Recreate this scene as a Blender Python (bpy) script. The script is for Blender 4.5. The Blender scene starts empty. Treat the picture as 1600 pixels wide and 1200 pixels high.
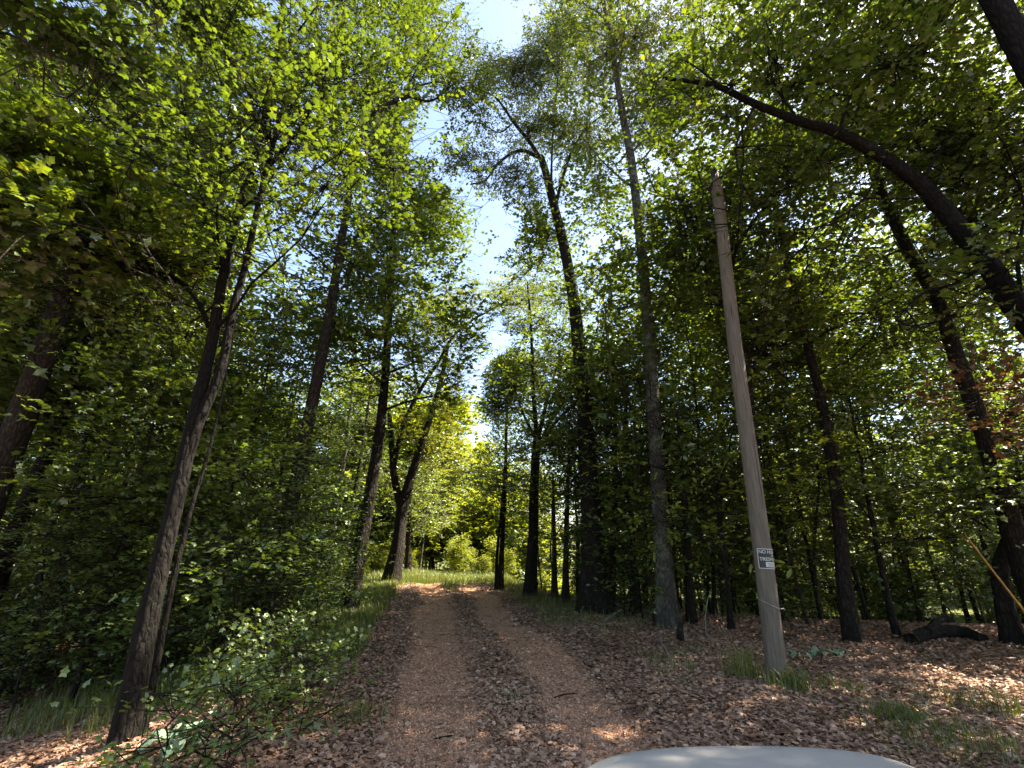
import bpy, math, random
import numpy as np
from mathutils import Vector, Matrix

rng = np.random.default_rng(7)
random.seed(7)
C = bpy.context.scene.collection
# ------------------------------------------------------------------ camera
H = 1.65
F = 720.0
PITCH = math.radians(19.1)
CP, SP = math.cos(PITCH), math.sin(PITCH)
scene = bpy.context.scene
cam_d = bpy.data.cameras.new('camera')
cam = bpy.data.objects.new('camera', cam_d)
C.objects.link(cam)
cam.location = (0, 0, H)
cam.rotation_euler = (math.pi / 2 + PITCH, 0, 0)
cam_d.sensor_width = 36
cam_d.lens = 36 * F / 1600
cam_d.clip_start = 0.05
cam_d.clip_end = 2000
scene.camera = cam

def ray(px, py):
    u = (px - 800) / F
    v = (600 - py) / F
    y = CP - v * SP
    return u / y, (SP + v * CP) / y

def P(px, py, Y):
    a, b = ray(px, py)
    return np.array((a * Y, Y, H + b * Y))

def project(p):
    """world points (n,3) -> px, py (1600x1200), depth Y"""
    x, y, z = p[:, 0], p[:, 1], p[:, 2] - H
    d = y * CP + z * SP
    up = -y * SP + z * CP
    d = np.where(d < 0.05, 0.05, d)
    return 800 + F * x / d, 600 - F * up / d, d

# ------------------------------------------------------------------ terrain
def ss(t):
    t = np.clip(t, 0, 1)
    return t * t * (3 - 2 * t)

def road_x(y):
    y = np.asarray(y, float)
    return 0.2 - 0.17 * (y - 4.5) - 0.03 * np.clip(y - 19, 0, 30) ** 2 * 0.6

def hsh(x, y, s):
    xi, yi = np.floor(x / s), np.floor(y / s)
    fx, fy = x / s - xi, y / s - yi
    fx, fy = fx * fx * (3 - 2 * fx), fy * fy * (3 - 2 * fy)
    def h(a, b):
        v = np.sin(a * 127.1 + b * 311.7 + s * 17.3) * 43758.5453
        return v - np.floor(v)
    return (h(xi, yi) * (1 - fx) + h(xi + 1, yi) * fx) * (1 - fy) + (h(xi, yi + 1) * (1 - fx) + h(xi + 1, yi + 1) * fx) * fy

def terrain(x, y):
    x = np.asarray(x, float); y = np.asarray(y, float)
    xr = road_x(np.clip(y, -20, 24))
    dl = xr - x
    dr = x - xr
    z = -0.9 * ss((dl - 2.3) / 5) - 1.3 * ss((dl - 7) / 25)
    s = (x - 2.07) * .43 + (y - 12.7) * .9
    z = z - ss((dr - 3) / 3) * np.clip(0.2 * (s - .9), 0, 2.6)
    z = z + 0.10 * ss((dr - 1.3) / 1.5) * (1 - ss((s - 1) / 4))
    z = z - 0.035 * np.clip(y - 26, 0, 60) * (1 - ss((dr - 3) / 4))
    # wheel ruts and small lumps
    for off in (-.8, .8):
        z = z - 0.05 * np.exp(-((x - xr - off) / .28) ** 2) * (y < 24)
    z = z + 0.05 * (hsh(x, y, 1.3) - .5) + 0.03 * (hsh(x, y, .45) - .5) + .22 * (hsh(x, y, 6.) - .5) * ss((np.maximum(dl, dr) - 3) / 4)
    return z

def tz(x, y):
    return float(terrain(x, y))

def ground_hit(px, py):
    a, b = ray(px, py)
    Y = 1.0
    while Y < 90:
        if H + b * Y <= tz(a * Y, Y):
            break
        Y += 0.04
    return np.array((a * Y, Y, tz(a * Y, Y)))

# ------------------------------------------------------------------ masks in the view used only to thin out foliage
gx, gy = np.meshgrid(np.arange(400) * 4 + 2, np.arange(300) * 4 + 2)
def pip(poly):
    inside = np.zeros(gx.shape, bool)
    n = len(poly)
    for i in range(n):
        x1, y1 = poly[i]; x2, y2 = poly[(i + 1) % n]
        if y1 == y2: continue
        c = ((y1 > gy) != (y2 > gy)) & (gx < (x2 - x1) * (gy - y1) / (y2 - y1) + x1)
        inside ^= c
    return inside
gap = np.zeros(gx.shape)
GAPS = [
    [(728, -40), (728, 0), (742, 35), (757, 68), (785, 88), (798, 80), (815, 60), (830, 30), (855, 25), (850, 0), (850, -40)],
    [(655, 165), (690, 160), (702, 185), (690, 215), (676, 240), (705, 268), (755, 300), (790, 325), (815, 315), (808, 370), (785, 402),
     (776, 432), (752, 440), (748, 415), (762, 385), (757, 345), (720, 310), (690, 285), (662, 250), (622, 228), (628, 195), (645, 190)],
    [(745, 505), (790, 500), (802, 520), (778, 560), (765, 590), (752, 620), (757, 680), (745, 720), (738, 785), (727, 770), (720, 700), (720, 630), (735, 600), (740, 560), (760, 530)]]
for g in GAPS: gap[pip(g)] = 1.0
for cx, cy, rx, ry, p in [(150, 182, 16, 10, .9), (168, 445, 60, 18, .6), (250, 470, 60, 22, .5), (235, 190, 14, 10, .8), (1238, 600, 26, 14, .95), (1335, 462, 28, 26, .85),
                          (1345, 20, 22, 14, .8), (1350, 288, 18, 14, .8), (1380, 380, 50, 14, .5), (1185, 590, 22, 30, .5), (1100, 500, 20, 30, .5), (1330, 520, 30, 30, .5),
                          (1480, 170, 50, 25, .45), (1570, 120, 30, 40, .5), (1230, 100, 25, 15, .6), (1320, 50, 35, 14, .5), (1260, 385, 40, 12, .5), (560, 40, 14, 20, .4), (545, 220, 12, 12, .5), (960, 270, 20, 25, .4), (1080, 300, 20, 20, .4)]:
    m = ((gx - cx) / rx) ** 2 + ((gy - cy) / ry) ** 2 < 1
    gap[m] = np.maximum(gap[m], p)
# road stays open
gap[pip([(640, 925), (800, 925), (930, 1010), (1230, 1200), (560, 1200), (600, 1010)])] = 1.0
gap[pip([(930, 1005), (1230, 1200), (1600, 1200), (1600, 1030), (1240, 1005), (1040, 985)])] = 1.0
trunk_depth = np.zeros(gx.shape)
def protect(pxs, Y, w):
    pxs = [np.array(p[:2], float) for p in pxs]
    for a, b in zip(pxs[:-1], pxs[1:]):
        ab = b - a; L2 = (ab ** 2).sum() + 1e-6
        t = np.clip(((gx - a[0]) * ab[0] + (gy - a[1]) * ab[1]) / L2, 0, 1)
        d = np.hypot(gx - a[0] - t * ab[0], gy - a[1] - t * ab[1])
        trunk_depth[d < w] = np.maximum(trunk_depth[d < w], Y)

def keep_mask(pos, soft=7.0, pt=.78, gapf=1.0):
    px, py, d = project(pos)
    n = len(pos)
    jx, jy = rng.normal(0, soft, n), rng.normal(0, soft, n)
    jx = jx + 9 * np.sin(py * .11 + px * .05) + 7 * np.sin(py * .041 + 2) + 5 * np.sin(py * .27); jy = jy + 9 * np.sin(px * .13 + 1) + 6 * np.sin(px * .3)
    ix = ((px + jx) / 4).astype(int); iy = ((py + jy) / 4).astype(int)
    ins = (ix >= 0) & (ix < 400) & (iy >= 0) & (iy < 300) & (pos[:, 1] > .3)
    ixc, iyc = np.clip(ix, 0, 399), np.clip(iy, 0, 299)
    k = ~(ins & (rng.random(n) < gap[iyc, ixc] * gapf))
    ix = np.clip(((px + rng.normal(0, 3, n)) / 4).astype(int), 0, 399); iy = np.clip(((py + rng.normal(0, 3, n)) / 4).astype(int), 0, 299)
    k &= ~(ins & (trunk_depth[iy, ix] > pos[:, 1] + .15) & (rng.random(n) < pt))
    # nothing right in the lens
    k &= ~((np.linalg.norm(pos - np.array((0, 0, H)), axis=1) < 2.2))
    return k

# ------------------------------------------------------------------ materials
def mat(name):
    m = bpy.data.materials.new(name); m.use_nodes = True
    nt = m.node_tree; nt.nodes.clear()
    out = nt.nodes.new('ShaderNodeOutputMaterial')
    return m, nt, out
def N(nt, t, **kw):
    n = nt.nodes.new(t)
    for k, v in kw.items():
        if k in n.inputs: n.inputs[k].default_value = v
        else: setattr(n, k, v)
    return n
def ramp(nt, fac, stops):
    r = nt.nodes.new('ShaderNodeValToRGB')
    el = r.color_ramp.elements
    while len(el) < len(stops): el.new(.5)
    for e, (p, c) in zip(el, stops): e.position = p; e.color = (*c, 1)
    nt.links.new(fac, r.inputs[0]); return r.outputs[0]
def noise(nt, scale, detail=4, coord=None, rough=.55):
    n = N(nt, 'ShaderNodeTexNoise'); n.inputs['Scale'].default_value = scale; n.inputs['Detail'].default_value = detail; n.inputs['Roughness'].default_value = rough
    if coord is not None: nt.links.new(coord, n.inputs['Vector'])
    return n.outputs['Fac']
def mth(nt, op, a, b=None, clamp=False):
    n = nt.nodes.new('ShaderNodeMath'); n.operation = op; n.use_clamp = clamp
    for i, v in enumerate((a, b)):
        if v is None: continue
        if isinstance(v, (int, float)): n.inputs[i].default_value = v
        else: nt.links.new(v, n.inputs[i])
    return n.outputs[0]
def mixc(nt, f, a, b):
    n = nt.nodes.new('ShaderNodeMix'); n.data_type = 'RGBA'
    for sock, v in ((n.inputs[0], f), (n.inputs[6], a), (n.inputs[7], b)):
        if isinstance(v, (int, float)): sock.default_value = v
        elif isinstance(v, tuple): sock.default_value = (*v, 1)
        else: nt.links.new(v, sock)
    return n.outputs[2]

def leaf_mat(name, stops, trans=.42, gloss=.10, tcol=(1.25, 1.35, .35), rough=.45):
    m, nt, out = mat(name)
    at = N(nt, 'ShaderNodeAttribute', attribute_name='tint')
    oi = N(nt, 'ShaderNodeObjectInfo')
    f = mth(nt, 'ADD', mth(nt, 'MULTIPLY', at.outputs['Fac'], .8), mth(nt, 'MULTIPLY', oi.outputs['Random'], .2), True)
    col = ramp(nt, f, stops)
    dif = N(nt, 'ShaderNodeBsdfDiffuse'); nt.links.new(col, dif.inputs['Color'])
    tr = N(nt, 'ShaderNodeBsdfTranslucent')
    mm = nt.nodes.new('ShaderNodeMix'); mm.data_type = 'RGBA'; mm.blend_type = 'MULTIPLY'; mm.inputs[0].default_value = 1
    nt.links.new(col, mm.inputs[6]); mm.inputs[7].default_value = (*tcol, 1)
    nt.links.new(mm.outputs[2], tr.inputs['Color'])
    s1 = N(nt, 'ShaderNodeMixShader'); s1.inputs[0].default_value = trans
    nt.links.new(dif.outputs[0], s1.inputs[1]); nt.links.new(tr.outputs[0], s1.inputs[2])
    gl = N(nt, 'ShaderNodeBsdfGlossy'); gl.inputs['Roughness'].default_value = rough; gl.inputs['Color'].default_value = (.8, .85, .8, 1)
    s2 = N(nt, 'ShaderNodeMixShader'); s2.inputs[0].default_value = gloss
    nt.links.new(s1.outputs[0], s2.inputs[1]); nt.links.new(gl.outputs[0], s2.inputs[2])
    nt.links.new(s2.outputs[0], out.inputs['Surface'])
    return m

M_MAPLE = leaf_mat('maple_leaf', [(0, (.030, .055, .012)), (.35, (.052, .088, .015)), (.7, (.088, .13, .018)), (1, (.17, .18, .025))], trans=.47, gloss=.07, tcol=(1.65, 1.5, .38))
M_OAK = leaf_mat('oak_leaf', [(0, (.055, .085, .022)), (.4, (.085, .115, .03)), (.8, (.12, .14, .035)), (1, (.20, .17, .045))], trans=.42, gloss=.08, tcol=(1.7, 1.6, .45))
M_UNDER = leaf_mat('understory_leaf', [(0, (.045, .078, .02)), (.5, (.08, .125, .028)), (1, (.15, .19, .04))], trans=.5, gloss=.08, tcol=(1.8, 1.6, .4))
M_FAR = leaf_mat('sunny_leaf', [(0, (.10, .14, .02)), (.5, (.17, .21, .022)), (1, (.25, .27, .04))], trans=.5, gloss=.05, tcol=(1.6, 1.5, .4))  # sunlit look of the far foliage put into a brighter leaf colour
M_SHRUB = leaf_mat('shrub_leaf', [(0, (.06, .095, .02)), (.5, (.10, .15, .03)), (1, (.17, .21, .04))], trans=.42, gloss=.07, tcol=(1.6, 1.6, .4))
M_GRASS = leaf_mat('grass_blade', [(0, (.06, .085, .02)), (.6, (.12, .14, .03)), (1, (.28, .24, .10))], trans=.35, gloss=.05, tcol=(1.5, 1.5, .5))
M_PALE = leaf_mat('pale_leaf', [(0, (.16, .24, .15)), (1, (.24, .32, .2))], trans=.2, gloss=.04, tcol=(1.1, 1.3, .8))
M_DEADLEAF = leaf_mat('dead_leaf', [(0, (.05, .026, .016)), (.3, (.19, .10, .06)), (.6, (.37, .215, .14)), (1, (.62, .42, .295))], trans=.12, gloss=.05, tcol=(1.3, 1, .8))
M_BROWNLEAF = leaf_mat('withered_leaf', [(0, (.07, .03, .016)), (.6, (.12, .06, .03)), (1, (.18, .11, .05))], trans=.3, gloss=.05, tcol=(1.3, 1.1, .7))
M_YELLEAF = leaf_mat('yellowing_leaf', [(0, (.08, .11, .02)), (.5, (.12, .15, .02)), (.85, (.19, .18, .03)), (1, (.26, .18, .04))], trans=.45, gloss=.05, tcol=(1.5, 1.3, .4))

def bark_mat(name, dark, light, patch, pf=.5, scale=1.0, bump=.95):
    m, nt, out = mat(name)
    tc = N(nt, 'ShaderNodeTexCoord')
    mp = N(nt, 'ShaderNodeMapping'); nt.links.new(tc.outputs['Object'], mp.inputs['Vector'])
    mp.inputs['Scale'].default_value = (30 * scale, 30 * scale, 8 * scale)
    dn = N(nt, 'ShaderNodeTexNoise'); dn.inputs['Scale'].default_value = 7; nt.links.new(tc.outputs['Object'], dn.inputs['Vector'])
    va = nt.nodes.new('ShaderNodeVectorMath'); va.operation = 'MULTIPLY_ADD'; nt.links.new(dn.outputs['Color'], va.inputs[0]); va.inputs[1].default_value = (2.2, 2.2, 1.2); nt.links.new(mp.outputs[0], va.inputs[2])
    n1 = noise(nt, 1.0, 6, va.outputs[0], .7)
    vo = N(nt, 'ShaderNodeTexVoronoi'); vo.feature = 'DISTANCE_TO_EDGE'; nt.links.new(va.outputs[0], vo.inputs['Vector']); vo.inputs['Scale'].default_value = .6
    n2 = noise(nt, 3.2, 5, tc.outputs['Object'], .7)
    ed = mth(nt, 'MULTIPLY', vo.outputs['Distance'], 2.5, True)
    f = mth(nt, 'MULTIPLY', n1, mth(nt, 'ADD', ed, .35), True)
    col = ramp(nt, f, [(.14, dark), (.62, light)])
    pm = ramp(nt, n2, [(pf, (0, 0, 0)), (pf + .12, (1, 1, 1))])
    col = mixc(nt, mth(nt, 'MULTIPLY', pm, n1), col, patch)
    b = N(nt, 'ShaderNodeBsdfPrincipled'); b.inputs['Roughness'].default_value = .92; b.inputs['Specular IOR Level'].default_value = .15
    nt.links.new(col, b.inputs['Base Color'])
    bp = N(nt, 'ShaderNodeBump'); bp.inputs['Strength'].default_value = bump; bp.inputs['Distance'].default_value = .06
    nt.links.new(f, bp.inputs['Height']); nt.links.new(bp.outputs[0], b.inputs['Normal'])
    nt.links.new(b.outputs[0], out.inputs['Surface'])
    return m
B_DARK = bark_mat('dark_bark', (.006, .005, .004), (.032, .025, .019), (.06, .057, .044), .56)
B_BROWN = bark_mat('brown_bark', (.011, .008, .006), (.055, .041, .03), (.085, .08, .062), .58)
B_GREY = bark_mat('grey_mottled_bark', (.03, .027, .021), (.12, .112, .092), (.24, .245, .205), .5, 1.4)
B_SMOOTH = bark_mat('smooth_grey_bark', (.08, .07, .055), (.2, .18, .145), (.27, .26, .22), .5, .45, .3)
B_BACKLIT = bark_mat('backlit_bark', (.003, .0025, .002), (.013, .0105, .008), (.03, .03, .022), .6)  # backlit darkness of the trunks put into the bark colour
B_TWIG = bark_mat('fallen_wood_bark', (.07, .055, .04), (.26, .22, .17), (.36, .34, .28), .45, .8, .4)

# ------------------------------------------------------------------ mesh helpers
def build(name, verts, faces_idx, nper, material, parent=None, tint=None, smooth=False, loc=None):
    """verts (n,3); faces_idx flat loop indices; nper: per-face count (int or array)"""
    me = bpy.data.meshes.new(name)
    verts = np.asarray(verts, np.float32); fi = np.asarray(faces_idx, np.int32).ravel()
    if isinstance(nper, int):
        nf = len(fi) // nper; starts = np.arange(nf, dtype=np.int32) * nper
    else:
        nper = np.asarray(nper, np.int32); nf = len(nper); starts = np.concatenate(([0], np.cumsum(nper)[:-1])).astype(np.int32)
    me.vertices.add(len(verts)); me.vertices.foreach_set('co', verts.ravel())
    me.loops.add(len(fi)); me.loops.foreach_set('vertex_index', fi)
    me.polygons.add(nf); me.polygons.foreach_set('loop_start', starts)
    if smooth: me.polygons.foreach_set('use_smooth', np.ones(nf, bool))
    else: me.polygons.foreach_set('use_smooth', np.zeros(nf, bool))
    me.update(calc_edges=True)
    if tint is not None:
        a = me.attributes.new('tint', 'FLOAT', 'FACE'); a.data.foreach_set('value', np.asarray(tint, np.float32))
    me.materials.append(material)
    o = bpy.data.objects.new(name, me); C.objects.link(o)
    if parent is not None: o.parent = parent
    return o

def tag(o, label=None, cat=None, group=None, kind=None):
    if label: o['label'] = label
    if cat: o['category'] = cat
    if group: o['group'] = group
    if kind: o['kind'] = kind
    return o
def empty(name, loc=(0, 0, 0), **kw):
    o = bpy.data.objects.new(name, None); C.objects.link(o); o.location = loc; o.empty_display_size = .2
    return tag(o, **kw)

def smooth_path(pts, n=6):
    pts = np.asarray(pts, float)
    if len(pts) < 3: n = max(n, 4)
    p = np.vstack([2 * pts[0] - pts[1], pts, 2 * pts[-1] - pts[-2]])
    out = []
    for i in range(1, len(p) - 2):
        for k in range(n):
            t = k / n
            a, b, c, d = p[i - 1], p[i], p[i + 1], p[i + 2]
            out.append(.5 * (2 * b + (c - a) * t + (2 * a - 5 * b + 4 * c - d) * t * t + (3 * b - 3 * c + d - a) * t ** 3))
    out.append(pts[-1])
    return np.array(out)

class Tubes:
    def __init__(s): s.v = []; s.f = []; s.n = 0
    def add(s, path, rad, seg=8, rough=0.0, cap=True, flare=0.0):
        path = np.asarray(path, float); rad = np.asarray(rad, float)
        m = len(path)
        t = np.gradient(path, axis=0); t /= np.linalg.norm(t, axis=1)[:, None] + 1e-9
        ref = np.array((0, 1, 0.)) if abs(t[0, 1]) < .8 else np.array((1., 0, 0))
        a = np.cross(t, ref); a /= np.linalg.norm(a, axis=1)[:, None] + 1e-9
        b = np.cross(t, a)
        an = np.linspace(0, 2 * np.pi, seg, endpoint=False)
        r = rad[:, None] * np.ones((1, seg))
        if rough:
            ph = rng.random(4) * 6.28
            zz = np.cumsum(np.concatenate(([0], np.linalg.norm(np.diff(path, axis=0), axis=1))))[:, None]
            r = r * (1 + rough * (np.sin(3 * an + ph[0] + zz * 1.1) * .5 + np.sin(5 * an + ph[1] - zz * 2.1) * .35 + rng.normal(0, .35, r.shape)))
        if flare:
            k = np.exp(-np.arange(m) / (m * .06 + .8))[:, None]
            r = r * (1 + flare * k * (1 + .5 * np.sin(4 * an + 1.3)))
        V = path[:, None] + r[..., None] * (np.cos(an)[None, :, None] * a[:, None] + np.sin(an)[None, :, None] * b[:, None])
        i = np.arange(m - 1)[:, None] * seg; j = np.arange(seg)[None]; j2 = (j + 1) % seg
        Q = np.stack([i + j, i + j2, i + seg + j2, i + seg + j], -1).reshape(-1, 4) + s.n
        s.v.append(V.reshape(-1, 3)); s.f.append(Q); s.n += m * seg
        if cap:
            for e, row in ((path[-1], (m - 1) * seg), (path[0], 0)):
                s.v.append(e[None])
                k = np.arange(seg)
                start = s.n - (m * seg) - (1 if row == 0 else 0) + row
                q = np.stack([start + k, start + (k + 1) % seg, np.full(seg, s.n), np.full(seg, s.n)], -1)
                s.f.append(q); s.n += 1
    def build(s, name, m, parent=None, smooth=True):
        if not s.v: return None
        f = np.vstack(s.f)
        tri = f[:, 2] == f[:, 3]
        fi = np.concatenate([f[~tri].ravel(), f[tri][:, :3].ravel()])
        per = np.concatenate([np.full((~tri).sum(), 4), np.full(tri.sum(), 3)])
        return build(name, np.vstack(s.v), fi, per, m, parent, smooth=smooth)

# leaf templates: verts (x along leaf, y across, z normal) and triangles
def T_star():
    rim = [(0, 0, 0), (-.04, .34, -.05), (.25, .26, .02), (.5, .42, -.07), (.64, .22, .02), (1, 0, -.08)]
    rim = rim + [(x, -y, z) for x, y, z in rim[-2:0:-1]]
    v = rim + [(.36, 0, .05)]; n = len(rim)
    return np.array(v, float) - np.array((0, 0, 0)), np.array([(i, (i + 1) % n, n) for i in range(n)])
def T_oval():
    v = [(0, 0, 0), (.3, .2, .05), (.72, .17, .02), (1, 0, -.06), (.72, -.17, .02), (.3, -.2, .05)]
    return np.array(v, float), np.array([(0, 1, 3), (1, 2, 3), (0, 3, 5), (3, 4, 5)])
def T_diamond():
    v = [(0, 0, 0), (.45, .34, .05), (1, 0, -.06), (.45, -.34, .05)]
    return np.array(v, float), np.array([(0, 1, 2), (0, 2, 3)])
def T_blob():   # a small twig end carrying a few leaves seen from far away
    v = [(0, 0, 0), (.25, .42, .06), (.45, .12, .0), (1, .1, -.08), (.62, -.12, 0), (.3, -.45, .05)]
    return np.array(v, float), np.array([(0, 1, 2), (0, 2, 4), (2, 3, 4), (0, 4, 5)])
DENS = .29
TEMPL = dict(star=T_star(), oval=T_oval(), diamond=T_diamond(), blob=T_blob())

def norm(a): return a / (np.linalg.norm(a, axis=-1, keepdims=True) + 1e-9)

def leaf_mesh(name, pos, d, nrm, size, material, parent, kind='diamond', tint=None, curl=0.0):
    tv, tf = TEMPL[kind]
    n = len(pos)
    if n == 0: return None
    d = norm(d); s = norm(np.cross(nrm, d)); u = np.cross(d, s)
    x = tv[:, 0][None, :, None]; y = tv[:, 1][None, :, None]; z = tv[:, 2][None, :, None]
    if curl:
        c = rng.normal(0, curl, n)[:, None, None]
        z = z + c * (y ** 2) * 3 + rng.normal(0, curl, n)[:, None, None] * (x - .5) ** 2 * 2
    V = pos[:, None] + size[:, None, None] * (x * d[:, None] + y * s[:, None] + z * u[:, None])
    Fc = (tf[None] + (np.arange(n) * len(tv))[:, None, None]).reshape(-1)
    if tint is None: tint = np.clip(rng.normal(.45, .22, n), 0, 1)
    return build(name, V.reshape(-1, 3), Fc, 3, material, parent, tint=np.repeat(tint, len(tf)))

def twig_leaves(org, tdir, length, k, size, flat=.35, droop=.15, hang=0.0):
    """leaves set alternately along twigs. org,tdir (n,3); returns pos,dir,nrm,size,(twig index)"""
    n = len(org)
    t = (np.arange(k)[None] + rng.random((n, k)) * .6) / k
    L = length[:, None] * t
    pos = org[:, None] + tdir[:, None] * L[..., None]
    pos[..., 2] -= droop * L * L / (length[:, None] + .01)
    side = norm(np.cross(tdir, np.array((0, 0, 1.))) + 1e-4)
    sg = np.where(np.arange(k) % 2 == 0, 1., -1.)[None, :, None]
    d = tdir[:, None] * .6 + side[:, None] * sg * (1.0 - .7 * t[..., None]) + rng.normal(0, .28, (n, k, 3))
    d[..., 2] -= hang
    nr = np.array((0, 0, 1.)) + rng.normal(0, flat, (n, k, 3))
    pos = pos + rng.normal(0, .02, pos.shape)
    sz = size * rng.uniform(.65, 1.25, (n, k))
    return pos.reshape(-1, 3), d.reshape(-1, 3), nr.reshape(-1, 3), sz.ravel(), np.repeat(np.arange(n), k)

def branchy(origin, direction, length, r0, tubes, level, anchors, seg=5, wig=.18, up=.12, nsub=4):
    """recursive limb; records anchors (points that carry twigs)"""
    n = max(4, int(length / .45) + 2)
    p = [np.array(origin, float)]; d = norm(np.array(direction, float))
    st = length / (n - 1)
    for i in range(n - 1):
        d = norm(d + rng.normal(0, wig, 3) * .6 + np.array((0, 0, up * .5)))
        p.append(p[-1] + d * st)
    p = np.array(p); r = r0 * (1 - .85 * np.linspace(0, 1, n) ** .8)
    tubes.add(p, np.maximum(r, .006), seg, cap=False)
    if level <= 0:
        for q in p[1:]: anchors.append((q, norm(p[-1] - p[0]), length))
        return
    for i in range(nsub):
        t = .25 + .75 * (i + rng.random() * .7) / nsub
        j = min(n - 1, int(t * (n - 1)))
        dd = norm(p[min(j + 1, n - 1)] - p[j - 1])
        sd = norm(np.cross(dd, rng.normal(0, 1, 3)))
        ang = rng.uniform(.5, 1.1)
        nd = dd * math.cos(ang) + sd * math.sin(ang)
        nd[2] = nd[2] * .75 + .05
        branchy(p[j], nd, length * rng.uniform(.4, .65) * (1.15 - .4 * t), max(r[j] * .6, .008), tubes, level - 1, anchors, 4, wig, up, nsub)
    anchors.append((p[-1], d, length)); anchors.append((p[-2], d, length))

def foliage(name, anchors, nleaves, parent, material, kind='star', size=.13, spread=.45, tl=(.3, .7), k=9, flat=.35, hang=0., filt=True, droop=.15, tintm=.45, flatz=.45, gapf=1.0, pt=.78, twig_tubes=None, twig_off=None):
    A = np.array([a[0] for a in anchors]); D = np.array([a[1] for a in anchors])
    if filt: nleaves = int(nleaves * DENS); size = size * .8
    nt = max(1, nleaves // k)
    # clumps: a few anchors carry much more than others, so the crown has light and dark masses
    w = rng.gamma(.9, 1.0, len(A)); w /= w.sum()
    idx = rng.choice(len(A), nt, p=w)
    off = rng.normal(0, 1, (nt, 3)) * np.array((spread, spread, spread * flatz))
    org = A[idx] + off
    td = norm(D[idx] * .5 + off * .9 / spread + rng.normal(0, .5, (nt, 3)) * np.array((1, 1, .35)))
    ln = rng.uniform(*tl, nt)
    pos, d, nr, sz, ti = twig_leaves(org, td, ln, k, size, flat, droop, hang)
    if twig_tubes is not None:
        sel = np.arange(nt)
        kp0 = in_gap(org)[sel] < .5 if filt else np.ones(nt, bool)
        sel = sel[kp0]
        if len(sel):
            off0 = np.zeros(3) if twig_off is None else twig_off
            e = org + td * ln[:, None] * .9; e[:, 2] -= droop * ln * .8
            m_ = org + td * ln[:, None] * .45; m_[:, 2] -= droop * ln * .2
            pts = np.stack([A[idx], org, m_, e], 1)[sel] - off0
            tw_r = np.array((.0055, .004, .003, .0018))
            t0 = norm(pts[:, -1] - pts[:, 0]); a_ = norm(np.cross(t0, rng.normal(0, 1, t0.shape))); b_ = np.cross(t0, a_)
            an = np.array((0, 2.094, 4.189))
            V = pts[:, :, None] + tw_r[None, :, None, None] * (np.cos(an)[None, None, :, None] * a_[:, None, None] + np.sin(an)[None, None, :, None] * b_[:, None, None])
            k_n = len(pts); jj = np.arange(3); q = []
            for r_ in range(3): q.append(np.stack([r_ * 3 + jj, r_ * 3 + (jj + 1) % 3, r_ * 3 + 3 + (jj + 1) % 3, r_ * 3 + 3 + jj], -1))
            q = np.concatenate(q); Q = (q[None] + (np.arange(k_n) * 12)[:, None, None]).reshape(-1, 4) + twig_tubes.n
            twig_tubes.v.append(V.reshape(-1, 3)); twig_tubes.f.append(Q); twig_tubes.n += k_n * 12
    # shared hue per anchor
    ah = rng.normal(0, .13, len(A))
    tint = np.clip(tintm + ah[idx][ti] + rng.normal(0, .14, len(pos)), 0, 1)
    if filt:
        kp = keep_mask(pos, gapf=gapf, pt=pt)
        pos, d, nr, sz, tint = pos[kp], d[kp], nr[kp], sz[kp], tint[kp]
    return leaf_mesh(name, pos, d, nr, sz, material, parent, kind, tint)

def in_gap(pts, jit=0):
    px, py, d = project(np.atleast_2d(pts))
    ix = (px / 4).astype(int); iy = (py / 4).astype(int)
    ins = (ix >= 0) & (ix < 400) & (iy >= 0) & (iy < 300) & (np.atleast_2d(pts)[:, 1] > .3)
    return np.where(ins, gap[np.clip(iy, 0, 299), np.clip(ix, 0, 399)], 0)

# ------------------------------------------------------------------ hero trees: paths read off as (px, py, Y)
def W(path, base=None):
    """list of (px,py) or (px,py,dY from the foot) or (px,py,'g') for the foot on the ground"""
    out = []; yb = base
    for p in path:
        if len(p) > 2 and p[2] == 'g':
            out.append(ground_hit(p[0], p[1]) - np.array((0, 0, .12))); yb = out[0][1]
        elif len(p) > 3:
            q = P(p[0], p[1], p[3]); q[2] = tz(q[0], q[1]) - .15; out.append(q); yb = p[3]
        elif len(p) > 2: out.append(P(p[0], p[1], yb + p[2]))
        else: out.append(P(p[0], p[1], yb))
    return np.array(out)

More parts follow.
